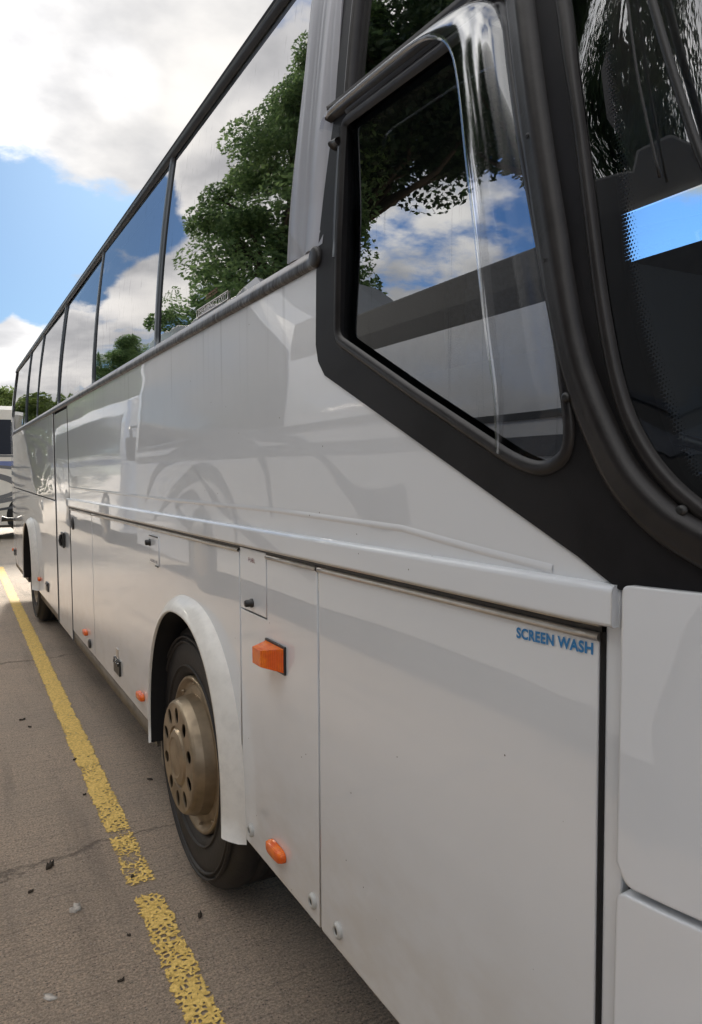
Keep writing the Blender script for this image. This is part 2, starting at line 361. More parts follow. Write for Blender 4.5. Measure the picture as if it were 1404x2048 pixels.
class MB:
    def __init__(s): s.v = []; s.f = []
    def add(s, vs, fs):
        k = len(s.v); s.v += [tuple(v) for v in vs]; s.f += [tuple(i+k for i in f) for f in fs]
    def box(s, a, b):
        (x0, y0, z0), (x1, y1, z1) = a, b
        s.add([(x0,y0,z0),(x1,y0,z0),(x1,y1,z0),(x0,y1,z0),(x0,y0,z1),(x1,y0,z1),(x1,y1,z1),(x0,y1,z1)],
              [(3,2,1,0),(4,5,6,7),(0,1,5,4),(1,2,6,5),(2,3,7,6),(3,0,4,7)])
    def tube(s, pts, rad, n=8):
        pts = [Vector(p) for p in pts]; rs = rad if isinstance(rad, (list, tuple)) else [rad]*len(pts)
        rings = []; up = Vector((.123, .456, .88)).normalized()
        for i, p in enumerate(pts):
            t = (pts[min(i+1, len(pts)-1)] - pts[max(i-1, 0)]).normalized(); a = t.cross(up).normalized(); b = a.cross(t)
            rings.append([p + (a*math.cos(2*math.pi*k/n) + b*math.sin(2*math.pi*k/n))*rs[i] for k in range(n)])
        vs = [v for r in rings for v in r]; fs = []
        for i in range(len(pts)-1):
            for k in range(n): fs.append((i*n+k, i*n+(k+1) % n, (i+1)*n+(k+1) % n, (i+1)*n+k))
        fs.append(tuple(range(n))[::-1]); fs.append(tuple((len(pts)-1)*n+k for k in range(n)))
        s.add(vs, fs)
    def lathe(s, prof, cen, axis='x', n=48):      # prof: (r, h); h along the axis
        vs = []; fs = []
        for (r, h) in prof:
            for k in range(n):
                a = 2*math.pi*k/n
                if axis == 'x': vs.append((cen[0]+h, cen[1]+r*math.cos(a), cen[2]+r*math.sin(a)))
                else: vs.append((cen[0]+r*math.cos(a), cen[1]+r*math.sin(a), cen[2]+h))
        for i in range(len(prof)-1):
            for k in range(n): fs.append((i*n+k, i*n+(k+1) % n, (i+1)*n+(k+1) % n, (i+1)*n+k))
        s.add(vs, fs)
    def build(s, name, mat, parent=None, smooth=False): return link(name, s.v, s.f, mat, parent, smooth)

# ------------------------------------------------------------------ the coach skin: Q(s, z), s runs along the side and wraps round the front
SCN = -.9637; ROOFZ = 2.95
def Q(s, z):
    mir = s < SCN
    if mir: s = 2*SCN - s
    l = .086*(max(0.0, z-2.1)/.84)**1.6
    if s >= .8:
        x, y = l, s
        if s > 10.3: x += .02*(s-10.3)**2
    else:
        Ry = .9-.3*max(0.0, z-1.45)
        if s >= -.6137:
            a = (.8-s)/.9; x, y = l*math.cos(a)+.9*(1-math.cos(a)), .8-Ry*math.sin(a)+l*math.sin(a)
        else: x, y = .9+(-.6137-s), .8-Ry+l
    if mir: x = 2.5-x
    return Vector((x, y, z))
def Nrm(s, z):
    e = 1e-3; a = Q(s+e, z)-Q(s-e, z); b = Q(s, z+e)-Q(s, z-e); n = a.cross(b).normalized()
    return -n if n.dot(Q(s, z)-Vector((1.25, 5, z))) < 0 else n
def QP(s, z, off): return Q(s, z)+Nrm(s, z)*off
def rnd(poly, rads, k=6):
    out = []; n = len(poly)
    if not isinstance(rads, (list, tuple)): rads = [rads]*n
    for i in range(n):
        p = Vector(poly[i]); a = Vector(poly[i-1]); b = Vector(poly[(i+1) % n]); r = rads[i]
        if r <= 0: out.append(tuple(p)); continue
        da = (a-p); db = (b-p); ra = min(r, da.length*.48); rb = min(r, db.length*.48)
        pa = p+da.normalized()*ra; pb = p+db.normalized()*rb
        for j in range(k+1):
            t = j/k; out.append(tuple(pa*(1-t)**2+p*2*t*(1-t)+pb*t*t))
    return out
def smooth_path(pts, n=8):
    P_ = [Vector(p) for p in pts]; out = []
    for i in range(len(P_)-1):
        p0 = P_[max(i-1, 0)]; p1 = P_[i]; p2 = P_[i+1]; p3 = P_[min(i+2, len(P_)-1)]
        for j in range(n):
            t = j/n; out.append(.5*((2*p1)+(p2-p0)*t+(2*p0-5*p1+4*p2-p3)*t*t+(3*p1-p0-3*p2+p3)*t**3))
    out.append(P_[-1]); return [tuple(p) for p in out]
def dens(poly, closed=True):
    out = []; n = len(poly)
    for i in range(n if closed else n-1):
        a = Vector(poly[i]); b = Vector(poly[(i+1) % n]); L_ = (b-a).length
        cur = min(a.x, b.x) < .95 or max(a.y, b.y) > 2.12
        k = max(1, int(math.ceil(L_/(.045 if cur else .5))))
        for j in range(k): out.append(tuple(a+(b-a)*j/k))
    if not closed: out.append(tuple(poly[-1]))
    return out
def inside(p, poly):
    c = False; n = len(poly); x, y = p
    for i in range(n):
        x0, y0 = poly[i]; x1, y1 = poly[i-1]
        if (y0 > y) != (y1 > y) and x < (x1-x0)*(y-y0)/(y1-y0)+x0: c = not c
    return c
def panel(name, outline, mat, parent, off=0.0, depth=.018, holes=(), flat=None, extra=None):
    loops = [dens(outline)]+[dens(h) for h in holes]
    vs = []; es = []
    for lp in loops:
        k = len(vs); vs += [Vector(p) for p in lp]; es += [(k+i, k+(i+1) % len(lp)) for i in range(len(lp))]
    xs = [p[0] for p in loops[0]]; zs = [p[1] for p in loops[0]]
    def gr(a, b, f):
        o = []; x = a
        while x < b: o.append(x); x += f(x)
        return o
    for x in gr(min(xs)+.02, max(xs), lambda x: .05 if x < .95 else .45):
        for z in gr(min(zs)+.02, max(zs), lambda z: .05 if z > 2.05 else .3):
            p = (x+.0007, z+.0003)
            if not inside(p, loops[0]) or any(inside(p, h) for h in loops[1:]): continue
            vs.append(Vector(p))
    r = delaunay_2d_cdt(vs, es, [], 0, 1e-5); V = r[0]; F = r[2]
    tris = []
    for f in F:
        c = (sum(V[i].x for i in f)/len(f), sum(V[i].y for i in f)/len(f))
        if inside(c, loops[0]) and not any(inside(c, h) for h in loops[1:]): tris.append(f)
    def pos(s, z, o):
        if flat is not None: return flat(s, z, o)
        return QP(s, z, o+(extra(s, z) if extra else 0))
    verts = [pos(v.x, v.y, off) for v in V]; faces = []
    for f in tris:
        a, b, c = (verts[i] for i in f[:3]); nn = (b-a).cross(c-a)
        m_ = sum((verts[i] for i in f), Vector())/len(f)
        faces.append(f if nn.dot(Nrm(V[f[0]].x, V[f[0]].y)) > 0 else f[::-1])
    if depth > 0:
        for lp in loops:
            k = len(verts); n = len(lp)
            for p in lp: verts.append(pos(p[0], p[1], off))
            for p in lp: verts.append(pos(p[0], p[1], off-depth))
            for i in range(n): faces.append((k+i, k+(i+1) % n, k+n+(i+1) % n, k+n+i))
    return link(name, verts, faces, mat, parent)
def sweep(name, path, prof, mat, parent, closed=False, caps=True, dn=True, smooth=True):
    """prof: list of (across, outward). across>0 is to the left of travel in (s,z)."""
    path = dens(path, closed) if dn else path; n = len(path); vs = []; fs = []; k = len(prof)
    for i, p in enumerate(path):
        a = Vector(path[i-1] if (closed or i) else path[0]); b = Vector(path[(i+1) % n] if (closed or i < n-1) else path[-1])
        t = (b-a).normalized(); w = Vector((-t.y, t.x))
        for (c, o) in prof: vs.append(QP(p[0]+w.x*c, p[1]+w.y*c, o))
    for i in range(n if closed else n-1):
        j = (i+1) % n
        for q in range(k-1): fs.append((i*k+q, i*k+q+1, j*k+q+1, j*k+q))
    if caps and not closed: fs += [tuple(range(k)), tuple((n-1)*k+q for q in range(k))[::-1]]
    return link(name, vs, fs, mat, parent, smooth)
def halfround(w, h, n=8, base=0.0): return [(w/2*math.cos(math.pi*i/n), base+h*math.sin(math.pi*i/n)) for i in range(n+1)]
def arc_pts(c, hw, ht, zb, n=28, p=2.25):
    """wheel-arch curve in (s,z): from the front foot over the top to the rear foot"""
    out = [(c-hw, zb)]
    for i in range(n+1):
        a = math.pi*i/n; cx = -math.copysign(abs(math.cos(a))**(2/p), math.cos(a)); sz = abs(math.sin(a))**(2/p)
        out.append((c+hw*cx, .52+ht*sz))
    out.append((c+hw, zb)); return out

def text_mesh(name, txt, s0, ztop, width, height, mat, parent, off=.0012, bold=0.0, shear=0.0, slope=0.0):
    cu = bpy.data.curves.new(name, 'FONT'); cu.body = txt; cu.size = 1; cu.offset = bold; cu.space_character = 1.05
    o = bpy.data.objects.new(name, cu); COL.objects.link(o); bpy.context.view_layer.update()
    me = o.to_mesh(); vs = [v.co.copy() for v in me.vertices]; fs = [tuple(p.vertices) for p in me.polygons]
    o.to_mesh_clear(); bpy.data.objects.remove(o)
    x0 = min(v.x for v in vs); x1 = max(v.x for v in vs); y0 = min(v.y for v in vs); y1 = max(v.y for v in vs)
    V = []
    for v in vs:
        a = (v.x-x0)/(x1-x0); b = (v.y-y0)/(y1-y0); s = s0-a*width; z = ztop-height*(1-b)+slope*a
        V.append(QP(s, z, off))
    return link(name, V, [f[::-1] for f in fs], mat, parent, smooth=False)

# ------------------------------------------------------------------ ground
def build_ground():
    vs = [(-400, -400, 0), (400, -400, 0), (400, 400, 0), (-400, 400, 0)]
    g = link('ground', vs, [(0, 1, 2, 3)], 'concrete', smooth=False); tag(g, kind='structure')
    vs = []; fs = []; n = 120
    for i in range(n+1):
        y = -.5+i*(14.5/n); c = -.2115+.0141*y
        vs += [(c-.064, y, .004), (c+.064, y, .004)]
        if i: k = 2*i; fs.append((k-2, k-1, k+1, k))
    g = link('road_marking', vs, fs, 'yellow_paint', smooth=False); tag(g, kind='structure')
build_ground()

# ------------------------------------------------------------------ main coach
coach = empty('coach', (1.25, 5.4, 0)); tag(coach, 'white touring coach filling the photo, black framed driver window and SCREEN WASH lettering', 'coach')
FR, RR = 2.74, 8.55      # arch centres
def build_coach():
    C_ = coach
    base = lambda c: arc_pts(c, .565, .62, .40)
    # ---- dark carcass behind the panels
    def arch_cut(c, zb=.40): return [(s, z) for s, z in arc_pts(c, .50, .58, zb)]
    lo = [(.3, .46)]+arch_cut(FR, .46)+arch_cut(RR, .46)+[(11.1, .46), (11.1, 2.12), (.3, 1.50)]
    lo = [(.3, .46)]+arch_cut(FR, .46)+arch_cut(RR, .46)+[(11.1, .46), (11.1, 2.12), (1.60, 2.12), (1.60, 1.86), (.75, 1.50), (.3, 1.47)]
    panel('frame', lo, 'dark_gap', C_, off=-.02, depth=.03)
    # ---- white upper side panel
    up = [(5.745, 1.36), (5.745, 2.112), (1.60, 2.112), (1.612, 2.02), (1.628, 1.93), (1.625, 1.895), (1.610, 1.872), (1.584, 1.842), (.776, 1.487), (.705, 1.448), (.705, 1.395)]
    panel('side_panel', up, 'white_paint', C_, off=0.0)
    # crease line pressed in the panel
    sweep('crease', [(5.74, 1.505), (3.0, 1.500), (1.9, 1.505), (1.25, 1.497), (1.0, 1.475), (.83, 1.463)], [(.006, .0004), (.001, .0022), (-.001, .0022), (-.008, .0004)], 'white_paint', C_, caps=False)
    # moulding over the lower flaps, with a sloping top face
    pr = [(.058, 0.0), (.056, .010), (.053, .014), (.048, .016), (.003, .016), (.0, .014), (-.002, .010), (-.002, -.01)]
    sweep('moulding', [(.708, 1.398), (5.80, 1.370)], pr, 'white_paint', C_, smooth=False)
    # groove and aluminium rail
    sweep('groove_seal', [(.735, 1.3885), (5.78, 1.358)], [(.013, -.012), (.013, .000), (-.013, .000), (-.013, -.012)], 'rubber', C_)
    sweep('drip_strip', [(.733, 1.3965), (5.78, 1.3665)], [(.0025, .0), (.0025, .010), (-.0025, .010), (-.0025, 0)], 'aluminium', C_)
    # ---- lower flaps
    top = lambda s: 1.3865-s*.0062
    def flap(s0, s1, zb=.452, name='luggage_flap', cut=None, holes=(), mat='white_paint'):
        if cut is None: o = rnd([(s0, zb), (s1, zb), (s1, top(s1)), (s0, top(s0))], [.012, .012, .004, .004], 4)
        else: o = cut
        f = panel(name, o, mat, C_, off=0.0, holes=holes)
        return f
    fA = flap(.7405, 1.632)
    sweep('edge_rail', [(.738, top(.738)-.005), (1.632, top(1.632)-.005)], halfround(.013, .007), 'aluminium', fA)
    text_mesh('lettering', 'SCREEN WASH', .909, 1.3605, .160, .0178, 'blue_ink', fA, bold=.035, slope=.0065)
    fuel = [(1.972, 1.192), (2.182, 1.190), (2.182, 1.381), (1.972, 1.381)]
    oB = [(1.641, .452), (2.186, .452), (2.186, 1.186), (1.968, 1.186), (1.968, top(1.97)), (1.641, top(1.641))]
    fB = flap(0, 0, cut=oB)
    sweep('edge_rail', [(1.641, top(1.641)-.005), (1.968, top(1.968)-.005)], halfround(.013, .007), 'aluminium', fB)
    fu = panel('fuel_flap', [(1.9725, 1.1915), (2.1825, 1.1915), (2.1825, 1.3795), (1.9725, 1.3795)], 'white_paint', C_, off=.001)
    text_mesh('lettering', 'FUEL', 2.108, 1.354, .054, .0125, 'red_ink', fu, off=.0022)
    def lock(s, z, par, r=.011):
        b = MB(); p = Q(s, z); b.lathe([(r*1.25, .0), (r*1.25, -.006), (r, -.008), (r, -.020), (r*.8, -.024), (0, -.024)], (p.x-.001, p.y, p.z), n=20)
        b.build('lock', 'black_plastic', par, smooth=True)
    lock(2.083, 1.218, fu)
    a = arc_pts(FR, .56, .615, .452); pts = [p for p in a if p[0] > 2.196]
    i0 = next(i for i, p in enumerate(a) if p[0] > 2.196); zc = a[i0-1][1]+(a[i0][1]-a[i0-1][1])*((2.196-a[i0-1][0])/(a[i0][0]-a[i0-1][0]))
    oC = [(2.194, top(2.2)), (2.196, zc)]+a[i0:]+[(4.828, .452), (4.828, top(4.83))]
    fC = flap(0, 0, cut=oC)
    sweep('edge_rail', [(2.195, top(2.2)-.005), (4.828, top(4.83)-.005)], halfround(.013, .007), 'aluminium', fC)
    ad = panel('filler_flap', [(3.182, 1.207), (3.345, 1.207), (3.345, 1.333), (3.182, 1.333)], 'white_paint', C_, off=.003, depth=.004)
    text_mesh('lettering', 'ADBLUE', 3.330, 1.2285, .125, .0125, 'navy_ink', ad, off=.0040)
    lock(3.33, 1.300, ad, .013)
    b = MB(); b.tube([(-.006, 3.33, 1.332), (-.006, 3.19, 1.332)], .003); b.build('clip', 'black_plastic', ad)
    b = MB(); b.tube([(-.006, 3.23, 1.205), (-.006, 3.185, 1.205)], .003); b.build('clip', 'black_plastic', ad)
    fD = flap(4.842, 5.73)
    sweep('edge_rail', [(4.842, top(4.84)-.005), (5.73, top(5.73)-.005)], halfround(.013, .007), 'aluminium', fD)
    # oval handle on the flap beside the door
    b = MB(); b.lathe([(.045, .004), (.045, -.008), (.036, -.010), (.030, -.002), (0, -.002)], (0, 5.60, 1.25), n=24)
    b.v = [(x, 5.60+(y-5.60)*1.0, 1.25+(z-1.25)*1.0) for x, y, z in b.v]; b.build('flap_handle', 'black_plastic', fD, smooth=True)
    # ---- middle door
    dr = panel('door', rnd([(5.775, .37), (6.525, .37), (6.525, 2.085), (5.775, 2.085)], .02), 'white_paint', C_, off=-.004)
    b = MB(); b.box((-.016, 6.03, 1.035), (-.003, 6.16, 1.15)); b.tube([(-.022, 6.095, 1.05), (-.03, 6.095, 1.09), (-.022, 6.095, 1.135)], .012, 8); b.build('door_handle', 'black_plastic', dr)
    for s in (5.760, 6.540): sweep('door_seal', [(s, .37), (s, 2.09)], halfround(.026, .006, base=-.004), 'rubber', C_)
    # ---- rear side
    a = arc_pts(RR, .56, .615, .43)
    rl = a+[(10.85, .43), (11.05, .52), (11.12, 1.425), (6.555, 1.378), (6.555, .43)]
    panel('rear_side_panel', rl, 'white_paint', C_)
    panel('rear_side_panel', [(6.555, 1.390), (11.12, 1.437), (11.05, 2.10), (6.555, 2.112)], 'white_paint', C_, off=.002)
    # ---- skirt strip
    for (s0, s1) in ((3.33, 7.95), (9.15, 10.9)): sweep('skirt', [(s0, .405), (s1, .405)], [(-.042, -.03), (-.042, -.012), (.046, -.006), (.046, -.03)], 'skirt_metal', C_)
    # ---- wheel arches
    for c in (FR, RR):
        n = 40
        bs = arc_pts(c, .572, .620, .43, n); lp = arc_pts(c-.03, .478, .565, .44, n); vs = []; fs = []
        for (p, q) in zip(bs, lp):
            P0 = Q(p[0], p[1]); m1 = (p[0]*.80+q[0]*.20, p[1]*.80+q[1]*.20); m2 = (p[0]*.42+q[0]*.58, p[1]*.42+q[1]*.58); m3 = (p[0]*.12+q[0]*.88, p[1]*.12+q[1]*.88)
            row = [(.002, *p), (-.022, *m1), (-.045, *m2), (-.058, *m3), (-.060, *q), (-.050, *q)]
            vs += [Vector(r) for r in row]
        k = 6
        for i in range(len(bs)-1):
            for j in range(k-1): fs.append((i*k+j, i*k+j+1, (i+1)*k+j+1, (i+1)*k+j))
        fs += [tuple(range(k)), tuple((len(bs)-1)*k+j for j in range(k))[::-1]]
        link('wheel_arch', vs, fs, 'arch_white', C_)
        # wheel housing, dark
        b = MB(); vs = []; fs = []
        for (p) in lp: vs += [(-.050, p[0], p[1]), (.75, p[0], p[1])]
        for i in range(len(lp)-1): fs.append((2*i, 2*i+1, 2*i+3, 2*i+2))
        fs.append(tuple(2*i+1 for i in range(len(lp)))); link('wheel_housing', vs, fs, 'dark_gap', C_)
    # ---- wheels
    def wheel(c, x, cov=-.078):
        cy, cz = c, .508; Rt = .506
        t = MB(); prof = [(.300, .02), (.315, -.004), (.345, -.018), (.40, -.020), (.445, -.012), (.470, .002), (.492, .012), (.502, .030)]
        for g in range(5): o = .05+g*.052; prof += [(.506, o), (.506, o+.034), (.494, o+.037), (.494, o+.049)]
        prof += [(.502, .31), (.47, .33), (.30, .33)]
        t.lathe([(r, x+h*1.0) for r, h in prof], (0, cy, cz), n=96)
        w = t.build('wheel', 'tyre_rubber', C_, smooth=True)
        # raised sidewall ribs
        b = MB()
        for rr in (.338, .432, .452): b.lathe([(rr, x-.014), (rr+.003, x-.024), (rr+.008, x-.024), (rr+.010, x-.012)], (0, cy, cz), n=96)
        b.build('tread_rib', 'tyre_rubber', w, smooth=True)
        b = MB(); b.lathe([(.302, x+.02), (.302, x-.006), (.296, x-.012), (.288, x-.010), (.282, x+.004), (.262, x+.010), (.256, x+.004), (.247, x+.004)], (0, cy, cz), n=96)
        # flange studs
        for k in range(10):
            a = 2*math.pi*k/10+.2; b.lathe([(.006, x+.006), (.006, x-.004), (0, x-.005)], (0, cy+.272*math.cos(a), cz+.272*math.sin(a)), n=8)
        b.build('rim', 'wheel_steel', w, smooth=True)
        # cover: cone and face with ten real holes
        xf = x+cov; vs = []; fs = []; n = 120
        b = MB(); b.lathe([(.247, x+.004), (.232, x+.002), (.226, xf+.04), (.217, xf+.014), (.212, xf+.005), (.205, xf)], (0, cy, cz), n=n)
        def ring(r, xx=xf): return [Vector((cy+r*math.cos(2*math.pi*k/n), cz+r*math.sin(2*math.pi*k/n))) for k in range(n)]
        V2 = ring(.205)+ring(.118); E2 = [(k, (k+1) % n) for k in range(n)]+[(n+k, n+(k+1) % n) for k in range(n)]; hol = []
        for q in range(10):
            a = 2*math.pi*(q+.5)/10; hc = Vector((math.cos(a), math.sin(a))); ht = Vector((-math.sin(a), math.cos(a)))
            lp = [Vector((cy, cz))+hc*(.163+.031*math.cos(2*math.pi*j/16))+ht*.0235*math.sin(2*math.pi*j/16) for j in range(16)]
            kk = len(V2); V2 += lp; E2 += [(kk+j, kk+(j+1) % 16) for j in range(16)]; hol.append(lp)
        r = delaunay_2d_cdt(V2, E2, [], 0, 1e-6); tri = []
        for f in r[2]:
            cc = sum((r[0][i] for i in f), Vector((0, 0)))/len(f); d = (cc-Vector((cy, cz))).length
            if d > .2055 or d < .1175 or any(inside(cc, h) for h in hol): continue
            tri.append(f)
        b.add([(xf, v.x, v.y) for v in r[0]], tri)
        for h in hol:
            b.add([(xf, v.x, v.y) for v in h]+[(xf+.005, v.x, v.y) for v in h], [(j, (j+1) % 16, 16+(j+1) % 16, 16+j) for j in range(16)])
        b.lathe([(.118, xf), (.116, xf+.006), (.108, xf+.005), (.100, xf-.004), (.078, xf-.011), (.070, xf-.008), (.062, xf-.009), (.03, xf-.012), (0.001, xf-.013)], (0, cy, cz), n=60)
        b.build('wheel_cover', 'wheel_steel', w, smooth=False)
        b = MB(); b.lathe([(.200, xf+.045), (.118, xf+.045)], (0, cy, cz), n=40); b.build('hub', 'dark_gap', w)
    wheel(2.80, .035); wheel(8.66, .05, .05)
    # mud flap bracket behind the front wheel
    b = MB(); b.box((.02, 3.22, .30), (.06, 3.30, .46)); b.box((.06, 3.20, .22), (.32, 3.23, .42)); b.build('mud_flap', 'skirt_metal', C_)
    # ---- belt rail and its rounded end
    bp = [(.022, -.004), (.020, .005), (.008, .009), (.004, .012), (-.016, .012), (-.022, .008), (-.024, -.002)]
    sweep('belt_rail', [(1.615, 2.127), (10.28, 2.127)], bp, 'belt_rubber', C_)
    sweep('belt_rail', [(10.30, 2.125), (10.62, 2.33)], halfround(.034, .014), 'belt_rubber', C_)
    b = MB(); b.lathe([(0.0, -.015), (.020, -.015), (.024, -.012), (.0255, -.007), (.0255, .01)], (0, 1.622, 2.126), n=24); b.build('rail_end', 'rubber', C_, smooth=True)
    # ---- side windows
    pil = [3.168, 4.68, 6.232, 7.70, 8.86, 10.50]
    st = [1.79]+pil
    for i in range(6):
        s0, s1 = st[i]+(.0 if i == 0 else .021), st[i+1]-.021
        if i == 5: o = [(s0, 2.145), (10.29, 2.145), (10.60, 2.345), (10.66, 2.925), (s0, 2.925)]
        elif i == 0: o = [(1.60, 2.145), (s1, 2.145), (s1, 2.94), (1.57, 2.94)]
        else: o = [(s0, 2.145), (s1, 2.145), (s1, 2.935), (s0, 2.935)]
        kx, kz = [(0, 0), (.004, .006), (-.003, -.004), (.004, -.006), (-.004, .005), (.002, -.003)][i]
        g = panel('window', o, 'window_glass', C_, off=-.005, depth=0, extra=lambda s, z, kx=kx, kz=kz, c=(s0+s1)/2: kx*(s-c)*.8+kz*(z-2.5))
        if i == 0:
            W1 = g
            text_mesh('sticker', 'EMERGENCY EXIT', 2.586, 2.1845, .296, .0195, 'sticker_white', g, off=-.002, bold=-.005)
            for (sa, za, sb, zb) in ((2.605, 2.162, 2.275, 2.162), (2.605, 2.188, 2.275, 2.188), (2.605, 2.162, 2.605, 2.188), (2.275, 2.162, 2.275, 2.188)):
                sweep('sticker_border', [(sa, za), (sb, zb)], [(.0014, -.0028), (.0014, -.002), (-.0014, -.002), (-.0014, -.0028)], 'sticker_white', g)
            text_mesh('sticker', 'IN EMERGENCY', 2.50, 2.2215, .12, .0065, 'red_ink', g, off=-.002, bold=.01)
            text_mesh('sticker', 'BREAK GLASS', 2.50, 2.211, .12, .0065, 'red_ink', g, off=-.002, bold=.01)
    for i, s in enumerate(pil[:-1]):
        sweep('window_pillar', [(s, 2.14), (s, 2.94)], [(.020, -.012), (.020, .003), (.012, .006), (-.012, .006), (-.020, .003), (-.020, -.012)], ['pillar_metal'], C_)
    sweep('window_pillar', [(10.64, 2.33), (10.70, 2.94)], halfround(.05, .014), 'rubber', C_)
    # grey film covered pillar behind the driver's window
    panel('pillar_cover', [(1.590, 2.150), (1.787, 2.150), (1.780, 2.40), (1.768, 2.66), (1.765, 2.94), (1.600, 2.94), (1.572, 2.72), (1.560, 2.45)], 'grey_film', C_, off=.004, depth=.012,
          extra=lambda s, z: .004*math.sin(s*95+z*3)+.003*math.sin(s*41-z*7))
    # ---- roof edge rail, roof
    rp = [(.030, -.01), (.032, .004), (.016, .014), (.010, .006), (.0, .010), (-.010, .018), (-.022, .012), (-.030, -.002)]
    sweep('gutter', [(1.02, 2.962), (10.85, 2.962)], rp, 'belt_rubber_roof' if 'belt_rubber_roof' in MATS else 'seal_rubber', C_)
    prof = [(0, 0.0), (.012, .022), (.05, .075), (.14, .135), (.40, .205), (.80, .235), (1.16, .245)]
    stn = [-.9637, -.75, -.6, -.4, -.2, 0, .2, .4, .6, .8, 1.2, 3, 5, 7, 9, 10.3, 10.6, 10.9]
    vs = []; fs = []; k = len(prof)*2
    rows = []
    for s in stn:
        a = Q(s, 2.97); n_ = Nrm(s, 2.97); ce = Vector((1.25, max(a.y, 1.3), 0)); row = []
        for (d, h) in prof:
            v = Vector((ce.x-a.x, ce.y-a.y, 0)); L_ = max(v.length, 1e-6); t = d/1.16; p = Vector((a.x, a.y, 2.97))+v*t; p.z = 2.97+h; row.append(p)
        rows.append(row)
    for row in rows: vs += row+[Vector((2.5-p.x, p.y, p.z)) for p in row[::-1]]
    for i in range(len(stn)-1):
        for j in range(k-1): fs.append((i*k+j, i*k+j+1, (i+1)*k+j+1, (i+1)*k+j))
    fs.append(tuple((len(stn)-1)*k+j for j in range(k)))
    link('roof', vs, fs, 'white_paint_front', C_)
    # ---- black front corner with the openings for the quarter window and the driver's window
    drv = rnd([(1.512, 2.405), (1.510, 2.20), (1.524, 1.912), (1.204, 1.756), (.905, 1.617), (.838, 1.604), (.780, 1.640), (.808, 1.796), (.842, 1.927), (.874, 2.050), (.925, 2.262), (.955, 2.372), (1.142, 2.382)],
              [.03, 0, .035, 0, .05, .05, .06, .03, .03, .03, .03, .035, 0])
    qtr = rnd([(1.500, 2.70), (1.497, 2.425), (1.02, 2.405), (.99, 2.52), (1.03, 2.90), (1.50, 2.90)], [0, .02, .02, 0, .03, .03])
    wse = [(.588, 1.561), (.623, 1.590), (.657, 1.629), (.687, 1.680), (.707, 1.735), (.724, 1.805), (.738, 1.876), (.758, 1.991), (.781, 2.107), (.805, 2.200), (.828, 2.297), (.87, 2.45), (.92, 2.62), (.98, 2.80), (1.03, 2.94)]
    botf = [(.45, 1.475), (.2, 1.425), (-.2, 1.39), (SCN, 1.375)]
    out = [(SCN, 1.345), (.0, 1.35), (.45, 1.42), (.593, 1.449), (.705, 1.449), (.776, 1.488), (1.584, 1.841), (1.618, 1.878), (1.630, 1.92), (1.624, 2.09), (1.596, 2.25), (1.562, 2.439), (1.573, 2.72), (1.60, 2.95), (1.05, 2.95)]
    out = [(SCN, 1.29), (.2, 1.33), (.45, 1.40)]+out[3:]
    outl = out+wse[::-1]+[(.52, 1.515)]+botf
    panel('front_frame', outl, 'satin_black', C_, off=.004, depth=.03, holes=[drv, qtr])
    # rubber round both windows
    sweep('window_seal', drv, [(.006, -.012), (.004, .008), (-.004, .013), (-.013, .011), (-.019, .004)], 'seal_rubber', C_, closed=True)
    sweep('window_seal', qtr, [(-.006, -.012), (-.004, .008), (.004, .012), (.012, .010), (.017, .004)], 'seal_rubber', C_, closed=True)
    sweep('window_channel', [(1.52, 2.10), (1.514, 2.39)], halfround(.009, .014), 'pillar_metal', C_)
    # bar between quarter and driver windows
    sweep('window_bar', [(1.578, 2.442), (1.50, 2.435), (.98, 2.404), (.93, 2.400)], [(.016, .002), (.014, .018), (.009, .021), (.004, .014), (-.006, .016), (-.016, .020), (-.021, .006)], 'seal_rubber', C_)
    sweep('window_bar_stub', [(1.545, 2.36), (1.51, 2.355)], halfround(.022, .024), 'rubber', C_)
    # ridges of the windscreen pillar
    ridge = smooth_path([(.590, 1.521), (.638, 1.548), (.689, 1.596), (.725, 1.651), (.757, 1.712), (.783, 1.771), (.810, 1.862), (.840, 1.992), (.871, 2.135), (.896, 2.244), (.920, 2.347), (.955, 2.50), (1.00, 2.68), (1.06, 2.94)], 4)
    full = [(SCN, 1.335), (-.2, 1.355), (.2, 1.395), (.45, 1.452)]
    sweep('windscreen_surround', full+ridge, [(-.030, .002), (-.026, .012), (-.016, .017), (-.004, .016), (.006, .024), (.016, .022), (.026, .012), (.030, .002)], 'seal_rubber', C_)
    sweep('windscreen_seal', [(SCN, 1.378), (-.2, 1.393), (.2, 1.428), (.45, 1.478)]+smooth_path(wse, 4), halfround(.024, .012), 'seal_rubber', C_)
    for (s, z) in [(.876, 2.117), (.838, 1.923), (.794, 1.718), (.609, 1.561)]:
        b = MB(); p = QP(s, z, .010); b.lathe([(.008, .0), (.007, -.005), (.003, -.007), (0, -.006)], p, n=12); b.build('screw', 'black_plastic', C_, smooth=True)
    # ---- glass of driver's window (flat pane), quarter window, windscreen
    panel('driver_window', [(s, z) for s, z in rnd([(1.53, 2.42), (1.54, 1.90), (.88, 1.59), (.77, 1.62), (.93, 2.40)], .03)], 'driver_glass', C_, depth=0, flat=lambda s, z, o: Vector((.009+.020*(z-1.6)+.9*(1-math.cos(max(0, .8-s)/.9)), s, z)))
    panel('quarter_window', [(1.52, 2.92), (1.52, 2.40), (1.0, 2.39), (.97, 2.50), (1.0, 2.92)], 'window_glass', C_, off=-.012, depth=0)
    w2 = smooth_path(wse, 3); ws = [(2*SCN-a, b) for a, b in w2[::-1]]+[(2*SCN-a, b) for a, b in [(.45, 1.475), (.2, 1.425), (-.2, 1.39)]]+[(SCN, 1.375), (-.2, 1.39), (.2, 1.425), (.45, 1.475)]+w2
    ws = [p for i, p in enumerate(ws)]
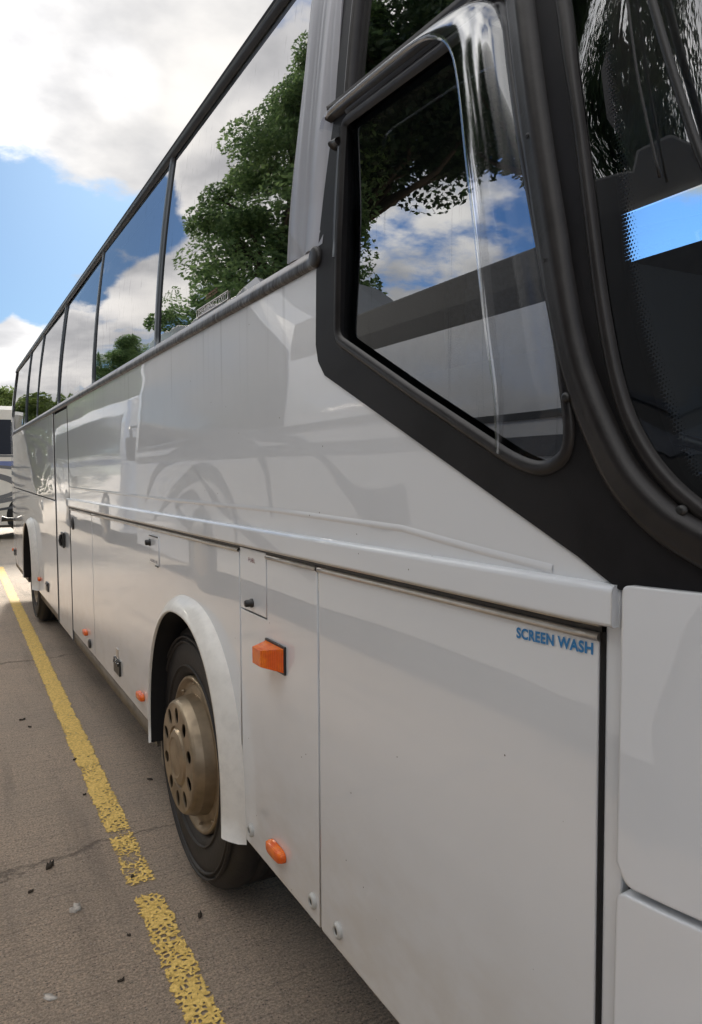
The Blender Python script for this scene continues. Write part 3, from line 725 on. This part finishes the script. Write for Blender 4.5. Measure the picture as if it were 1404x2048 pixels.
    panel('windscreen', ws, 'windscreen_glass', C_, off=.000, depth=0)
    # enamel border with dots on its inside
    fr = smooth_path([(.3, 1.505), (.45, 1.525), (.587, 1.584), (.628, 1.651), (.662, 1.751), (.683, 1.826), (.696, 1.895), (.703, 1.969), (.712, 2.026), (.722, 2.082), (.745, 2.20), (.785, 2.40), (.83, 2.62), (.9, 2.9)], 6)
    vs = []; fs = []; uv = []; L_ = 0
    for i, p in enumerate(fr):
        a = Vector(fr[max(i-1, 0)]); b = Vector(fr[min(i+1, len(fr)-1)]); t = (b-a).normalized(); w = Vector((-t.y, t.x))
        if i: L_ += (Vector(p)-Vector(fr[i-1])).length
        for q in range(5):
            d = .0+.030*q/4-.002; vs.append(QP(p[0]+w.x*d, p[1]+w.y*d, -.004)); uv.append((d, L_))
        if i:
            for q in range(4): k = i*5+q; fs.append((k-5, k-4, k+1, k))
    link('enamel_dots', vs, fs, 'frit_dots', C_, uvs=uv)
    panel('enamel_border', [p for p in fr]+[(1.03, 2.93)]+w2[::-1][1:]+[(.45, 1.475), (.3, 1.445)], 'dark_gap', C_, off=-.005, depth=0)
    # ---- clear wind deflector on the driver's window
    di = smooth_path([(1.490, 2.352), (1.470, 2.376), (1.355, 2.374), (1.141, 2.360), (1.055, 2.335), (1.008, 2.289), (.981, 2.220), (.957, 2.106), (.931, 1.965), (.907, 1.834), (.885, 1.722), (.878, 1.640)], 5)
    do = smooth_path([(1.510, 2.372), (1.480, 2.398), (1.355, 2.396), (1.141, 2.384), (.985, 2.376), (.940, 2.330), (.915, 2.240), (.876, 2.077), (.836, 1.896), (.809, 1.774), (.790, 1.693), (.822, 1.624)], 5)
    vs = []; fs = []; k = 9
    for a, b in zip(di, do):
        for q in range(k):
            t = q/(k-1); h = .062*math.sqrt(max(0, 1-t**2.2))+.010; s_ = a[0]+(b[0]-a[0])*t; z_ = a[1]+(b[1]-a[1])*t
            if q == 0: vs.append(QP(a[0]+(a[0]-b[0])*.06, a[1]+(a[1]-b[1])*.06, .064))
            vs.append(QP(s_, z_, h))
    k += 1
    for i in range(len(di)-1):
        for q in range(k-1): fs.append((i*k+q, i*k+q+1, (i+1)*k+q+1, (i+1)*k+q))
    link('wind_deflector', vs, fs, 'acrylic', C_)
    # ---- front bumper panels, corner post
    panel('corner_post', [(.700, .40), (.731, .40), (.731, 1.365), (.728, 1.448), (.700, 1.448)], 'white_paint_front', C_, off=-.004, depth=.02)
    panel('front_panel', rnd([(SCN, 1.045), (.68, 1.047), (.695, 1.075), (.692, 1.4585), (.45, 1.462), (.2, 1.400), (SCN, 1.33)], [0, .012, 0, .012, 0, 0, 0], 6), 'white_paint_front', C_, off=.016, depth=.04)
    panel('bumper', rnd([(SCN, .36), (.62, .36), (.700, .42), (.693, 1.035), (SCN, 1.035)], [0, .05, .02, .016, 0], 6), 'white_paint_front', C_, off=.018, depth=.04)
    sweep('post_seal', [(.7350, .44), (.7350, 1.385)], halfround(.010, .004, base=-.004), 'dark_gap', C_)
    # ---- lamps
    def big_lamp():
        y0, y1, z0, z1 = 1.842, 1.968, 1.062, 1.128
        o = MB(); o.box((-.006, y0-.006, z0-.006), (.0, y1+.006, z1+.006)); h = o.build('side_indicator', 'black_plastic', C_)
        vs = [(-.006, y0, z0), (-.006, y1, z0), (-.006, y1, z1), (-.006, y0, z1), (-.052, y0+.055, z0+.010), (-.052, y1-.012, z0+.010), (-.052, y1-.012, z1-.010), (-.052, y0+.055, z1-.010)]
        link('lens', vs, [(4, 5, 6, 7), (0, 1, 5, 4), (1, 2, 6, 5), (2, 3, 7, 6), (3, 0, 4, 7)], 'amber_lens', h, smooth=False)
    big_lamp()
    def marker(s, z, hw=.056, hh=.019):
        vs = []; fs = []; n = 28; rows = [(1.0, 0), (1.0, -.010), (.93, -.018), (.72, -.022), (0.01, -.023)]
        for (r, x) in rows:
            for k in range(n):
                a = 2*math.pi*k/n; cx = math.copysign(abs(math.cos(a))**.5, math.cos(a)); sy = math.copysign(abs(math.sin(a))**.75, math.sin(a)); vs.append((x-.001, s+hw*r*cx, z+hh*r*sy))
        for i in range(4):
            for k in range(n): fs.append((i*n+k, i*n+(k+1) % n, (i+1)*n+(k+1) % n, (i+1)*n+k))
        link('side_marker', vs, fs, 'amber_lens', C_)
    marker(1.905, .533); marker(3.56, .540); marker(5.14, .550); marker(7.86, .565); marker(10.95, .58)
    for (s, z) in [(2.118, .500), (1.678, .503), (1.538, .502)]:
        b = MB(); b.lathe([(.020, .0), (.020, -.004), (.016, -.009), (.010, -.010), (.009, -.003), (0, -.003)], (0, s, z), n=20)
        bb = b.build('bolt', 'bolt_white', C_, smooth=True); b = MB(); b.lathe([(.0095, -.0065), (0, -.0065)], (0, s, z), n=12); b.build('socket', 'black_plastic', bb)
    for (s, z) in [(4.12, .555), (7.25, .572), (10.8, .56)]:
        b = MB(); b.box((-.010, s-.075, z-.040), (0, s+.075, z+.040)); b.box((-.016, s-.06, z+.012), (-.010, s+.06, z+.026)); b.build('flap_catch', 'black_plastic', C_)
    b = MB(); b.box((-.004, 4.10, .598), (.0, 4.15, .65)); b.build('catch_tab', 'aluminium', C_)
    b = MB(); b.lathe([(.03, 0), (.03, -.01), (.02, -.014), (0, -.014)], (0, 5.0, .50), n=12); b.build('flap_catch', 'black_plastic', C_)
    b = MB(); b.tube([(.05, 11.1, .98), (-.06, 11.12, .98), (-.13, 11.12, .99)], [.02, .025, .04], 10); b.build('rear_bracket', 'black_plastic', C_)
    # ---- wipers
    def wip(pts, r, mt='black_plastic', off=.03):
        b = MB(); b.tube([QP(s, z, off) for s, z in smooth_path(pts, 5)], r, 6); b.build('wiper', mt, C_, smooth=True)
    wip([(.70, 2.32), (.677, 2.234), (.655, 2.115), (.625, 1.985)], .0022, off=.010)
    wip([(.655, 2.32), (.625, 2.215), (.588, 2.089), (.562, 2.00), (.535, 1.93), (.47, 1.78), (.3, 1.50)], .006, off=.03)
    # ---- underside, far side, back
    b = MB(); b.box((.62, .5, .42), (1.88, 10.9, .9)); b.box((.05, .55, .425), (2.45, 2.10, .5)); b.box((.04, 3.4, .405), (2.46, 7.90, .5)); b.box((.05, 9.2, .43), (2.45, 10.9, .5)); b.build('underbody', 'dark_gap', C_)
    for cy in (2.80, 8.66):
        b = MB(); b.lathe([(.30, 2.2), (.502, 2.2), (.502, 2.48), (.30, 2.48), (0, 2.44)], (0, cy, .508), n=40); b.build('wheel', 'tyre_rubber', C_, smooth=True)
    fs_ = lambda s: 2*SCN-s
    panel('off_side', [(fs_(.70), .45), (fs_(11.1), .45), (fs_(11.1), 2.14), (fs_(.95), 2.14), (fs_(.80), 1.45), (fs_(.70), 1.45)], 'white_paint_front', C_, off=0, depth=.03)
    panel('off_side_front', [(SCN, .38), (SCN, 1.33), (fs_(.2), 1.39), (fs_(.69), 1.45), (fs_(.69), .38)], 'white_paint_front', C_, off=.016)
    for s in (1.0, 2.0, 3.2, 4.7, 6.2, 7.7, 8.9, 10.7): panel('off_side_pillar', [(fs_(s-.05), 2.14), (fs_(s+.05), 2.14), (fs_(s+.05), 2.97), (fs_(s-.05), 2.97)], 'rubber', C_, depth=.03)
    panel('off_side_window', [(fs_(1.0), 2.14), (fs_(10.7), 2.14), (fs_(10.7), 2.96), (fs_(1.0), 2.96)], 'clear_glass', C_, off=-.01, depth=0)
    vs = [Q(11.0, z) for z in (.45, 1.4, 2.1, 2.5, 2.97)]; vs = vs+[Vector((2.5-v.x, v.y, v.z)) for v in vs[::-1]]
    link('rear_wall', [v+Vector((0, .0, 0)) for v in vs], [tuple(range(10))], 'white_paint_front', C_, smooth=False)
    panel('rear_corner', [(10.70, 2.10), (11.05, 2.10), (11.0, 2.97), (10.72, 2.97)], 'white_paint_front', C_, off=.001)
    # ---- inside
    b = MB(); b.box((.06, 1.62, 1.35), (2.44, 10.9, 1.40)); b.box((.06, .75, 1.05), (2.44, 1.75, 1.08)); b.build('floor', 'dark_interior', C_)
    b = MB(); b.box((.16, 3.4, 2.90), (2.34, 10.8, 2.93)); b.build('ceiling', 'mid_interior', C_)
    b = MB(); b.box((.12, 1.74, 1.40), (2.38, 1.77, 2.30)); b.box((.12, 1.74, 2.2), (1.1, 1.77, 2.9)); b.build('partition', 'dark_interior', C_)
    b = MB(); b.box((.10, 10.7, 1.4), (2.4, 10.75, 2.9)); b.build('rear_partition', 'mid_interior', C_)
    b = MB(); b.box((2.36, 1.2, 1.3), (2.44, 3.3, 2.69)); b.build('sky_blocker', 'mid_interior', C_)  # added box, blocks the lower sky through the far side window
    # side liner below the driver's window
    b = MB(); b.box((.10, .85, 1.1), (.16, 1.72, 1.82)); b.build('side_console', 'liner_grey', C_)
    b = MB(); b.box((.5, .25, 1.05), (2.3, .70, 1.50)); b.box((.10, .62, 1.05), (.9, .95, 1.52)); b.tube([(.3, .62, 1.56), (.75, .55, 1.60), (1.3, .5, 1.58)], .07, 10); b.build('dashboard', 'mid_interior', C_)
    b = MB(); cx, cy, cz = .62, 1.05, 1.62
    pts = [(cx+.22*math.cos(a), cy+.20*math.sin(a), cz+.09*math.sin(a)) for a in [2*math.pi*i/32 for i in range(33)]]; b.tube(pts, .016, 8)
    b.tube([(cx-.2, cy, cz), (cx, cy, cz-.03), (cx+.2, cy, cz)], .014, 6); b.tube([(cx, cy, cz-.03), (cx, cy-.12, cz-.3)], .03, 8); b.build('steering_wheel', 'black_plastic', C_, smooth=True)
    # one driver's seat and rows of passenger seats
    def seat(x, y, z, sc=1.0, nm='passenger_seat'):
        b = MB(); prof = [(-.22, .40), (.20, .42), (.24, .50), (-.20, .50)]
        b.box((x-.22, y-.22, z+.35), (x+.22, y+.22, z+.47))
        for i in range(5):
            t = i/4; w = .22-.03*t**3; b.box((x-w, y+.18+.06*t, z+.45+.14*i), (x+w, y+.27+.06*t, z+.59+.14*i+.001*(i % 2)))
        b.box((x-.05, y-.1, z), (x+.05, y+.1, z+.36)); b.build(nm, 'seat_fabric', C_)
    seat(.62, 1.36, 1.08, nm='driver_seat')
    for k in range(11):
        for x in (.38, .84, 1.70, 2.12): seat(x, 2.5+k*.74, 1.40)
    # sun blind and upper equipment shelf in the cab
    b = MB(); b.box((.45, .62, 2.56), (2.05, .66, 2.86)); b.build('sun_blind', 'dark_interior', C_)
    b = MB(); b.box((.10, 1.00, 2.50), (.13, 1.70, 2.88)); b.build('side_blind', 'dark_interior', C_)
build_coach()

# ------------------------------------------------------------------ other coaches (seen behind, and mirrored in the paint and glass)
def ribbon(pts, ws, x):
    P_ = smooth_path(pts, 8); n = len(P_); vs = []; fs = []
    Wd = smooth_path([(i, w) for i, w in enumerate(ws)], 8)
    for i, p in enumerate(P_):
        a = Vector(P_[max(i-1, 0)]); b = Vector(P_[min(i+1, n-1)]); t = (b-a).normalized(); w = Vector((-t.y, t.x))*Wd[i][1]*.5
        vs += [(x, p[0]+w.x, p[1]+w.y), (x, p[0]-w.x, p[1]-w.y)]
        if i: k = 2*i; fs.append((k-2, k-1, k+1, k))
    return vs, fs
def other_coach(loc, rz, body, stripe, label, Hf, Hr, swirls, L0=12.0, step=(5.9, 7.8), mask=False, skip=0, axles=(2.5, 8.6)):
    root = empty('coach', loc, rz); tag(root, label, 'coach'); root['_local'] = 1
    H = lambda y: Hf+(Hr-Hf)*max(0, min(1, (y-step[0])/(step[1]-step[0])))**1.0
    def sec(y):
        h = H(y); nose = max(0, 1-y/.9)**2.5; k = 1-.28*nose
        half = [(1.25, .36), (1.25, 1.2), (1.25, 2.02), (1.25-.09*((h-.50-2.0)/.95), h-.50), (1.25-.09*((h-.35-2.0)/.95), h-.35), (1.12, h-.14), (.92, h-.04), (.5, h), (0, h+.01)]
        return [(x*k, y+(z-.36)*.22*nose*1.0, z) for x, z in half], k
    ys = [0, .08, .2, .4, .65, .9, 1.5, 2.5, 3.5, 4.5, 5.0, 5.9, 6.8, 7.8, 8.8, 9.3, 9.9, 10.8, L0-.3, L0]
    vs = []; fs = []
    for y in ys:
        h, k = sec(y); vs += h+[(-x, yy, z) for x, yy, z in h[::-1][1:]]
    k = 17
    for i in range(len(ys)-1):
        for j in range(k-1): fs.append((i*k+j, (i+1)*k+j, (i+1)*k+j+1, i*k+j+1))
        fs.append((i*k+k-1, (i+1)*k+k-1, (i+1)*k, i*k))
    fs += [tuple(range(k)), tuple((len(ys)-1)*k+j for j in range(k))[::-1]]
    bd = link('body', vs, fs, body, root, smooth=False)
    if mask:
        bd.data.materials.append(M('dark_interior'))
        for p in bd.data.polygons:
            c = p.center
            if (c.y < 5.0 and c.z > 1.3) or (c.z > Hf-.49 and c.y < 8.8): p.material_index = 1  # nose and roof edge made dark only to darken their mirror image
    md = bd.modifiers.new('bevel', 'BEVEL'); md.width = .06; md.segments = 3; md.limit_method = 'ANGLE'; md.angle_limit = R(25)
    for sgn in (1, -1):
        y = .95 if not skip else 8.85; i = 0
        wl = [1.5, 1.6, 1.6, 1.6, 1.6, 1.6, 1.0]
        for w in wl:
            if y+w > L0-.1: w = L0-.25-y
            ya, yb = y+.02, y+w-.02; ha, hb = H(ya)-.38, H(yb)-.38
            xs = lambda z, h: sgn*(1.258-.09*max(0, (z-2.02))/.95)
            v = [(xs(2.06, 0), ya, 2.06), (xs(2.06, 0), yb, 2.06), (xs(hb, 0), yb, hb), (xs(ha, 0), ya, ha)]
            link('window', v, [(0, 1, 2, 3)] if sgn > 0 else [(3, 2, 1, 0)], 'coach_window_dark', root, smooth=False); y += w; i += 1
        b = MB(); b.box((sgn*1.252-.006, .95, 2.0), (sgn*1.252+.006, L0-.1, 2.045)); b.build('belt_trim', 'livery_dark', root)
        b = MB(); b.box((sgn*1.252-.004, .95, 1.78), (sgn*1.252+.004, L0-.1, 1.90)); b.build('stripe', stripe, root)
        for (pts, ws) in swirls:
            v, f = ribbon(pts, ws, sgn*1.257); link('swirl', v, f, 'livery_grey' if stripe != 'livery_blue' else 'livery_dark', root, smooth=False)
        for c in axles:
            b = MB(); b.lathe([(.60, sgn*1.254), (0, sgn*1.254)], (0, c, .56), n=40)
            b.v = [(x, y_, max(z, .36)) for x, y_, z in b.v]; b.build('wheel_arch', 'dark_gap', root)
            b = MB(); b.lathe([(.28, sgn*1.0), (.50, sgn*1.0), (.505, sgn*1.2), (.48, sgn*1.268), (.30, sgn*1.272)], (0, c, .505), n=40); w_ = b.build('wheel', 'tyre_rubber', root, smooth=True)
            b = MB(); b.lathe([(.30, sgn*1.270), (.25, sgn*1.262), (.20, sgn*1.30), (.10, sgn*1.30), (0, sgn*1.30)], (0, c, .505), n=30); b.build('rim', 'wheel_steel', w_, smooth=True)
    b = MB(); b.box((-.95, .5, .28), (.95, L0-.4, .37)); b.build('underbody', 'skirt_metal', root)
    # windscreen, lamps and mirrors of the nose
    v = [(-.82, .06+.22*1.3, 1.5), (.82, .06+.22*1.3, 1.5), (.80, -.02+.22*2.2+.1, Hf-.45), (-.80, -.02+.22*2.2+.1, Hf-.45)]
    link('windscreen', [(x, y-.12, z) for x, y, z in v], [(0, 1, 2, 3)], 'coach_window_dark', root, smooth=False)
    for sx in (-1, 1):
        b = MB(); b.lathe([(.13, 0), (.12, .05), (0, .08)], (0, 0, 0), n=20); b.v = [(sx*.62+y, .02-x, .78+z) for x, y, z in b.v]; b.build('headlight', 'light_glass', root, smooth=True)
        b = MB(); b.tube([(sx*.95, .45, 2.55), (sx*1.2, .1, 2.5), (sx*1.22, -.12, 2.3)], .03, 8); a_ = b.build('mirror_arm', 'black_plastic', root, smooth=True)
        b = MB(); b.box((sx*1.22-.11, -.20, 1.85), (sx*1.22+.11, -.08, 2.3)); b.build('mirror', 'black_plastic', a_)
    return root
mk_t = simple('coach_window_dark', (.010, .014, .024), .08, spec=.25)
sw_n = [([(3.6, 1.40), (4.1, 1.32), (4.6, 1.52), (5.4, 1.9), (6.6, 1.98)], [.30, .34, .12, .08, .03]),
        ([(6.2, 1.15), (6.6, 1.85), (8.0, 2.0), (10.5, 1.75), (11.9, 1.1)], [.05, .16, .22, .18, .05]),
        ([(7.2, .7), (7.4, 1.25), (8.4, 1.62), (9.8, 1.35), (11.2, .8)], [.06, .12, .22, .16, .03]),
        ([(5.2, .62), (6.4, .85), (7.8, 1.2), (9.0, 1.7)], [.03, .14, .12, .03]),
        ([(8.3, 1.0), (8.9, 1.3), (9.8, 1.12), (9.2, .9), (8.5, .98)], [.05, .10, .14, .10, .04])]
sw_n = [([(a+3, b) for a, b in p], w) for p, w in sw_n]
other_coach((-3.45, -2.0, 0), 0, 'coach_white', 'livery_grey', 'white coach with grey swirls parked alongside, seen only mirrored in the near coach', 3.20, 4.30, sw_n, L0=15.5, step=(8.9, 10.8), mask=True, skip=1, axles=(2.6, 11.6))
other_coach((-3.7, 15.2, 0), 0, 'coach_white', 'livery_blue', 'white coach with blue stripe parked next in line, mirrored far back in the paint', 3.25, 3.25, [(p, w) for p, w in sw_n])
sw_f = [([(.3, 1.45), (1.2, 1.62), (2.0, 1.45), (2.1, 1.15), (1.3, .95), (.4, 1.05)], [.06, .10, .14, .10, .08, .03]),
        ([(.3, 1.72), (1.6, 1.78), (2.6, 1.6), (3.1, 1.2)], [.03, .07, .08, .03]),
        ([(.5, 1.3), (1.2, 1.40), (1.62, 1.28), (1.3, 1.12), (.6, 1.16)], [.03, .06, .09, .06, .02]),
        ([(.4, .72), (1.6, .90), (2.9, 1.2), (4.2, 1.62)], [.03, .09, .12, .04]),
        ([(.6, .62), (1.9, .76), (3.2, 1.05), (4.6, 1.5)], [.03, .06, .08, .03])]
other_coach((-1.4, 20.9, 0), R(-90), 'coach_cream', 'livery_blue', 'cream coach with dark windows, blue stripe and swirls standing crosswise in the background', 3.28, 3.28, sw_f)

# ------------------------------------------------------------------ trees
def tree_mesh(seed, H, crown_lo, rad, nclump, nleaf, lsize, droop=0.0, cshape=1.0, lean=(0, 0)):
    rng = np.random.default_rng(seed); mb = MB()
    tr = [(0, 0, 0), (.1*rad*rng.normal()*.3, .05, H*.3), (.12*rad*rng.normal()*.5, .1*rad*rng.normal()*.5, H*.62), (lean[0], lean[1], H*.93)]
    tp = smooth_path([(a, b) for a, b in [(0, 0), (1, 1)]], 1)
    mb.tube(tr, [H*.022, H*.017, H*.010, H*.002], 8)
    cen = []; L_ = H-crown_lo
    for i in range(nclump):
        t = rng.uniform(0.02, 1); z = crown_lo+L_*t; env = (math.sin(math.pi*min(1, t*.86+.14))**.6)*rad*cshape*(rng.uniform(.62, 1.12))
        a = rng.uniform(0, 2*math.pi); rr = env*math.sqrt(rng.uniform(.12, 1)); cen.append((lean[0]+rr*math.cos(a), lean[1]+rr*math.sin(a), z))
    for i, c in enumerate(cen):
        if i % 3 == 0:
            z0 = max(crown_lo*.7, c[2]-rad*.5); mid = ((c[0]+lean[0])*.5, (c[1]+lean[1])*.5, (z0+c[2])/2+.2); mb.tube([(lean[0]*.5, lean[1]*.5, z0), mid, c, (c[0]*1.12, c[1]*1.12, c[2]+.25)], [H*.006, H*.0035, H*.0018, H*.0008], 5)
    C_ = np.array(cen); idx = rng.integers(0, len(C_), nleaf)
    sig = np.array([rad*.17, rad*.17, rad*.11]); off = rng.normal(size=(nleaf, 3)); off /= np.maximum(1, np.linalg.norm(off, axis=1)[:, None]/1.6)
    sc_ = rng.uniform(.55, 1.25, len(C_))[idx][:, None]
    P_ = C_[idx]+off*sig*sc_
    if droop: P_[:, 2] -= droop*rng.uniform(0, 1, nleaf)**2
    a = rng.normal(size=(nleaf, 3)); a[:, 2] *= .6; a /= np.linalg.norm(a, axis=1)[:, None]
    if droop: a = a*.4+np.array([0, 0, -1.0]); a /= np.linalg.norm(a, axis=1)[:, None]
    b = np.cross(a, rng.normal(size=(nleaf, 3))); b /= np.linalg.norm(b, axis=1)[:, None]
    s = lsize*rng.uniform(.6, 1.3, (nleaf, 1)); wd = .28 if droop else .55
    V = np.stack([P_-a*s*.5, P_+b*s*wd*.5-a*s*.05, P_+a*s*.6, P_-b*s*wd*.5-a*s*.05], 1).reshape(-1, 3)
    return mb, V
def make_tree(name, loc, rz, label, leafmat, group, **k):
    root = empty(name, loc, rz); tag(root, label, 'tree', group); root['_local'] = 1
    mb, V = tree_mesh(**k); mb.build('trunk', 'bark', root, smooth=True)
    n = len(V)//4; me = bpy.data.meshes.new('crown'); me.vertices.add(len(V)); me.vertices.foreach_set('co', V.ravel())
    me.loops.add(n*4); me.polygons.add(n); me.loops.foreach_set('vertex_index', np.arange(n*4)); me.polygons.foreach_set('loop_start', np.arange(n)*4); me.polygons.foreach_set('loop_total', np.full(n, 4)); me.update(calc_edges=True)
    me.materials.append(M(leafmat)); o = bpy.data.objects.new('crown', me); COL.objects.link(o); o.parent = root
    return root
def plant(src, loc, rz, sc, label, group):
    c = copy_tree(src); c.location = loc; c.rotation_euler = (0, 0, rz); c.scale = (sc[0], sc[0], sc[1]); c['label'] = label; c['group'] = group; return c
GT = 'trees standing beyond the parked coaches'
T1 = make_tree('broadleaf_tree', (-6.1, 17.5, 0), 0, 'tall green broadleaf tree mirrored in the long side windows', 'leaf_green', GT, seed=3, H=15.5, crown_lo=2.2, rad=3.0, nclump=260, nleaf=150000, lsize=.13)
T2 = make_tree('high_crowned_tree', (-7.0, 18.0, 0), 0, 'dark high-crowned tree mirrored in the small upper quarter window', 'leaf_dark', GT, seed=5, H=17.5, crown_lo=9.2, rad=3.6, lean=(-2.0, -2.5), nclump=200, nleaf=80000, lsize=.18)
plant(T2, (-13.0, 10.5, 0), 3.0, (1.0, 1.0), 'dark high-crowned tree mirrored above the driver window, second from the coach row', GT)
T3 = make_tree('weeping_tree', (-9.5, 3.6, 0), 0, 'drooping dark tree mirrored against bright sky in the windscreen', 'leaf_dark', GT, seed=9, H=13.0, crown_lo=4.5, rad=2.9, nclump=120, nleaf=36000, lsize=.22, droop=1.3)
plant(T3, (-9.5, -2.2, 0), 1.0, (1.0, 1.1), 'drooping dark tree mirrored furthest right in the windscreen', GT)
plant(T1, (-9.0, 48.0, 0), 1.2, (.85, .72), 'small bushy tree mirrored low in the second long window', GT)
T4 = make_tree('bushy_tree', (-4.2, 55.0, 0), 0, 'light green bushy tree mirrored in the rearmost window', 'leaf_light', GT, seed=12, H=7.5, crown_lo=.6, rad=3.4, nclump=90, nleaf=24000, lsize=.26)
plant(T4, (-7.6, 60.0, 0), 2.2, (1.1, 1.05), 'light green bushy tree mirrored ahead of the rearmost window', GT)
plant(T4, (-11.5, 58.0, 0), .7, (1.2, 1.1), 'light green bushy tree mirrored low beside the middle door window', GT)
plant(T4, (3.4, 62.0, 0), 3.0, (1.0, 1.02), 'tree top showing above the cream coach at the left edge', GT)
plant(T1, (14.0, 48.0, 0), 2.6, (1.5, .72), 'broad green tree hidden beyond the rear of the near coach', GT)

# ------------------------------------------------------------------ litter on the concrete
def litter(name, x, y, size, rz, mat, label, cat, group, seed, thick=.006, elong=1.6):
    rng = random.Random(seed); n = 14; vs = [(0, 0, thick)]; fs = []
    for i in range(n):
        a = 2*math.pi*i/n; r = size*(.5+.35*rng.random()); vs.append((elong*r*math.cos(a), r*math.sin(a)*.8, thick*(.4+1.6*rng.random())))
    for i in range(n): vs.append((vs[i+1][0]*.96, vs[i+1][1]*.96, .0))
    for i in range(n): j = (i+1) % n; fs += [(0, i+1, j+1), (i+1, n+i+1, n+j+1, j+1)]
    o = link(name, vs, fs, mat, smooth=True); o.location = (x, y, .001); o.rotation_euler = (0, 0, rz); tag(o, label, cat, group)
litter('paper_scrap', -.426, 2.815, .030, .6, 'splat_white', 'crumpled white scrap on the concrete left of the yellow line', 'litter', None, 1, .012, 1.2)
litter('bird_dropping', -.568, 2.373, .026, 2.2, 'splat_white', 'faint white splatter on the concrete nearest the bottom left corner', 'stain', None, 2, .0015, 1.3)
LG = 'dry leaves on the concrete'
for i, (x, y, sz, rz, lb) in enumerate([
        (-.473, 3.179, .024, .9, 'dark curled leaf on the concrete above the white scrap'),
        (-.560, 3.021, .012, .3, 'small twiggy leaf left of the dark curled leaf, near the picture edge'),
        (-.195, 2.936, .016, 1.2, 'dark leaf lying on the worn part of the yellow line'),
        (-.360, 2.341, .013, .2, 'small dark leaf between the white splatter and the yellow line'),
        (-.037, 2.554, .020, 1.0, 'dark leaf between the yellow line and the shadow of the front tyre'),
        (-.289, 2.563, .010, 2.0, 'tiny leaf close to the left edge of the mesh-like yellow paint'),
        (-.207, 4.326, .014, .5, 'small leaf against the yellow line level with the front wheel'),
        (-.402, 5.209, .022, .4, 'leaf far left on the concrete, halfway to the rear wheel'),
        (-.234, 3.824, .011, .4, 'tiny leaf touching the yellow line below the crossing crack'),
        (-.374, 5.030, .016, 2.4, 'leaf just in front of the one halfway to the rear wheel'),
        (.095, 3.845, .016, 2.4, 'leaf in the shade behind the front wheel')]):
    litter('dry_leaf', x, y, sz*.68, rz, 'dry_leaf', lb, 'leaf', LG, 10+i, .006 if i else .014, 1.9)
for o in list(bpy.data.objects):
    if '_local' in o: del o['_local']
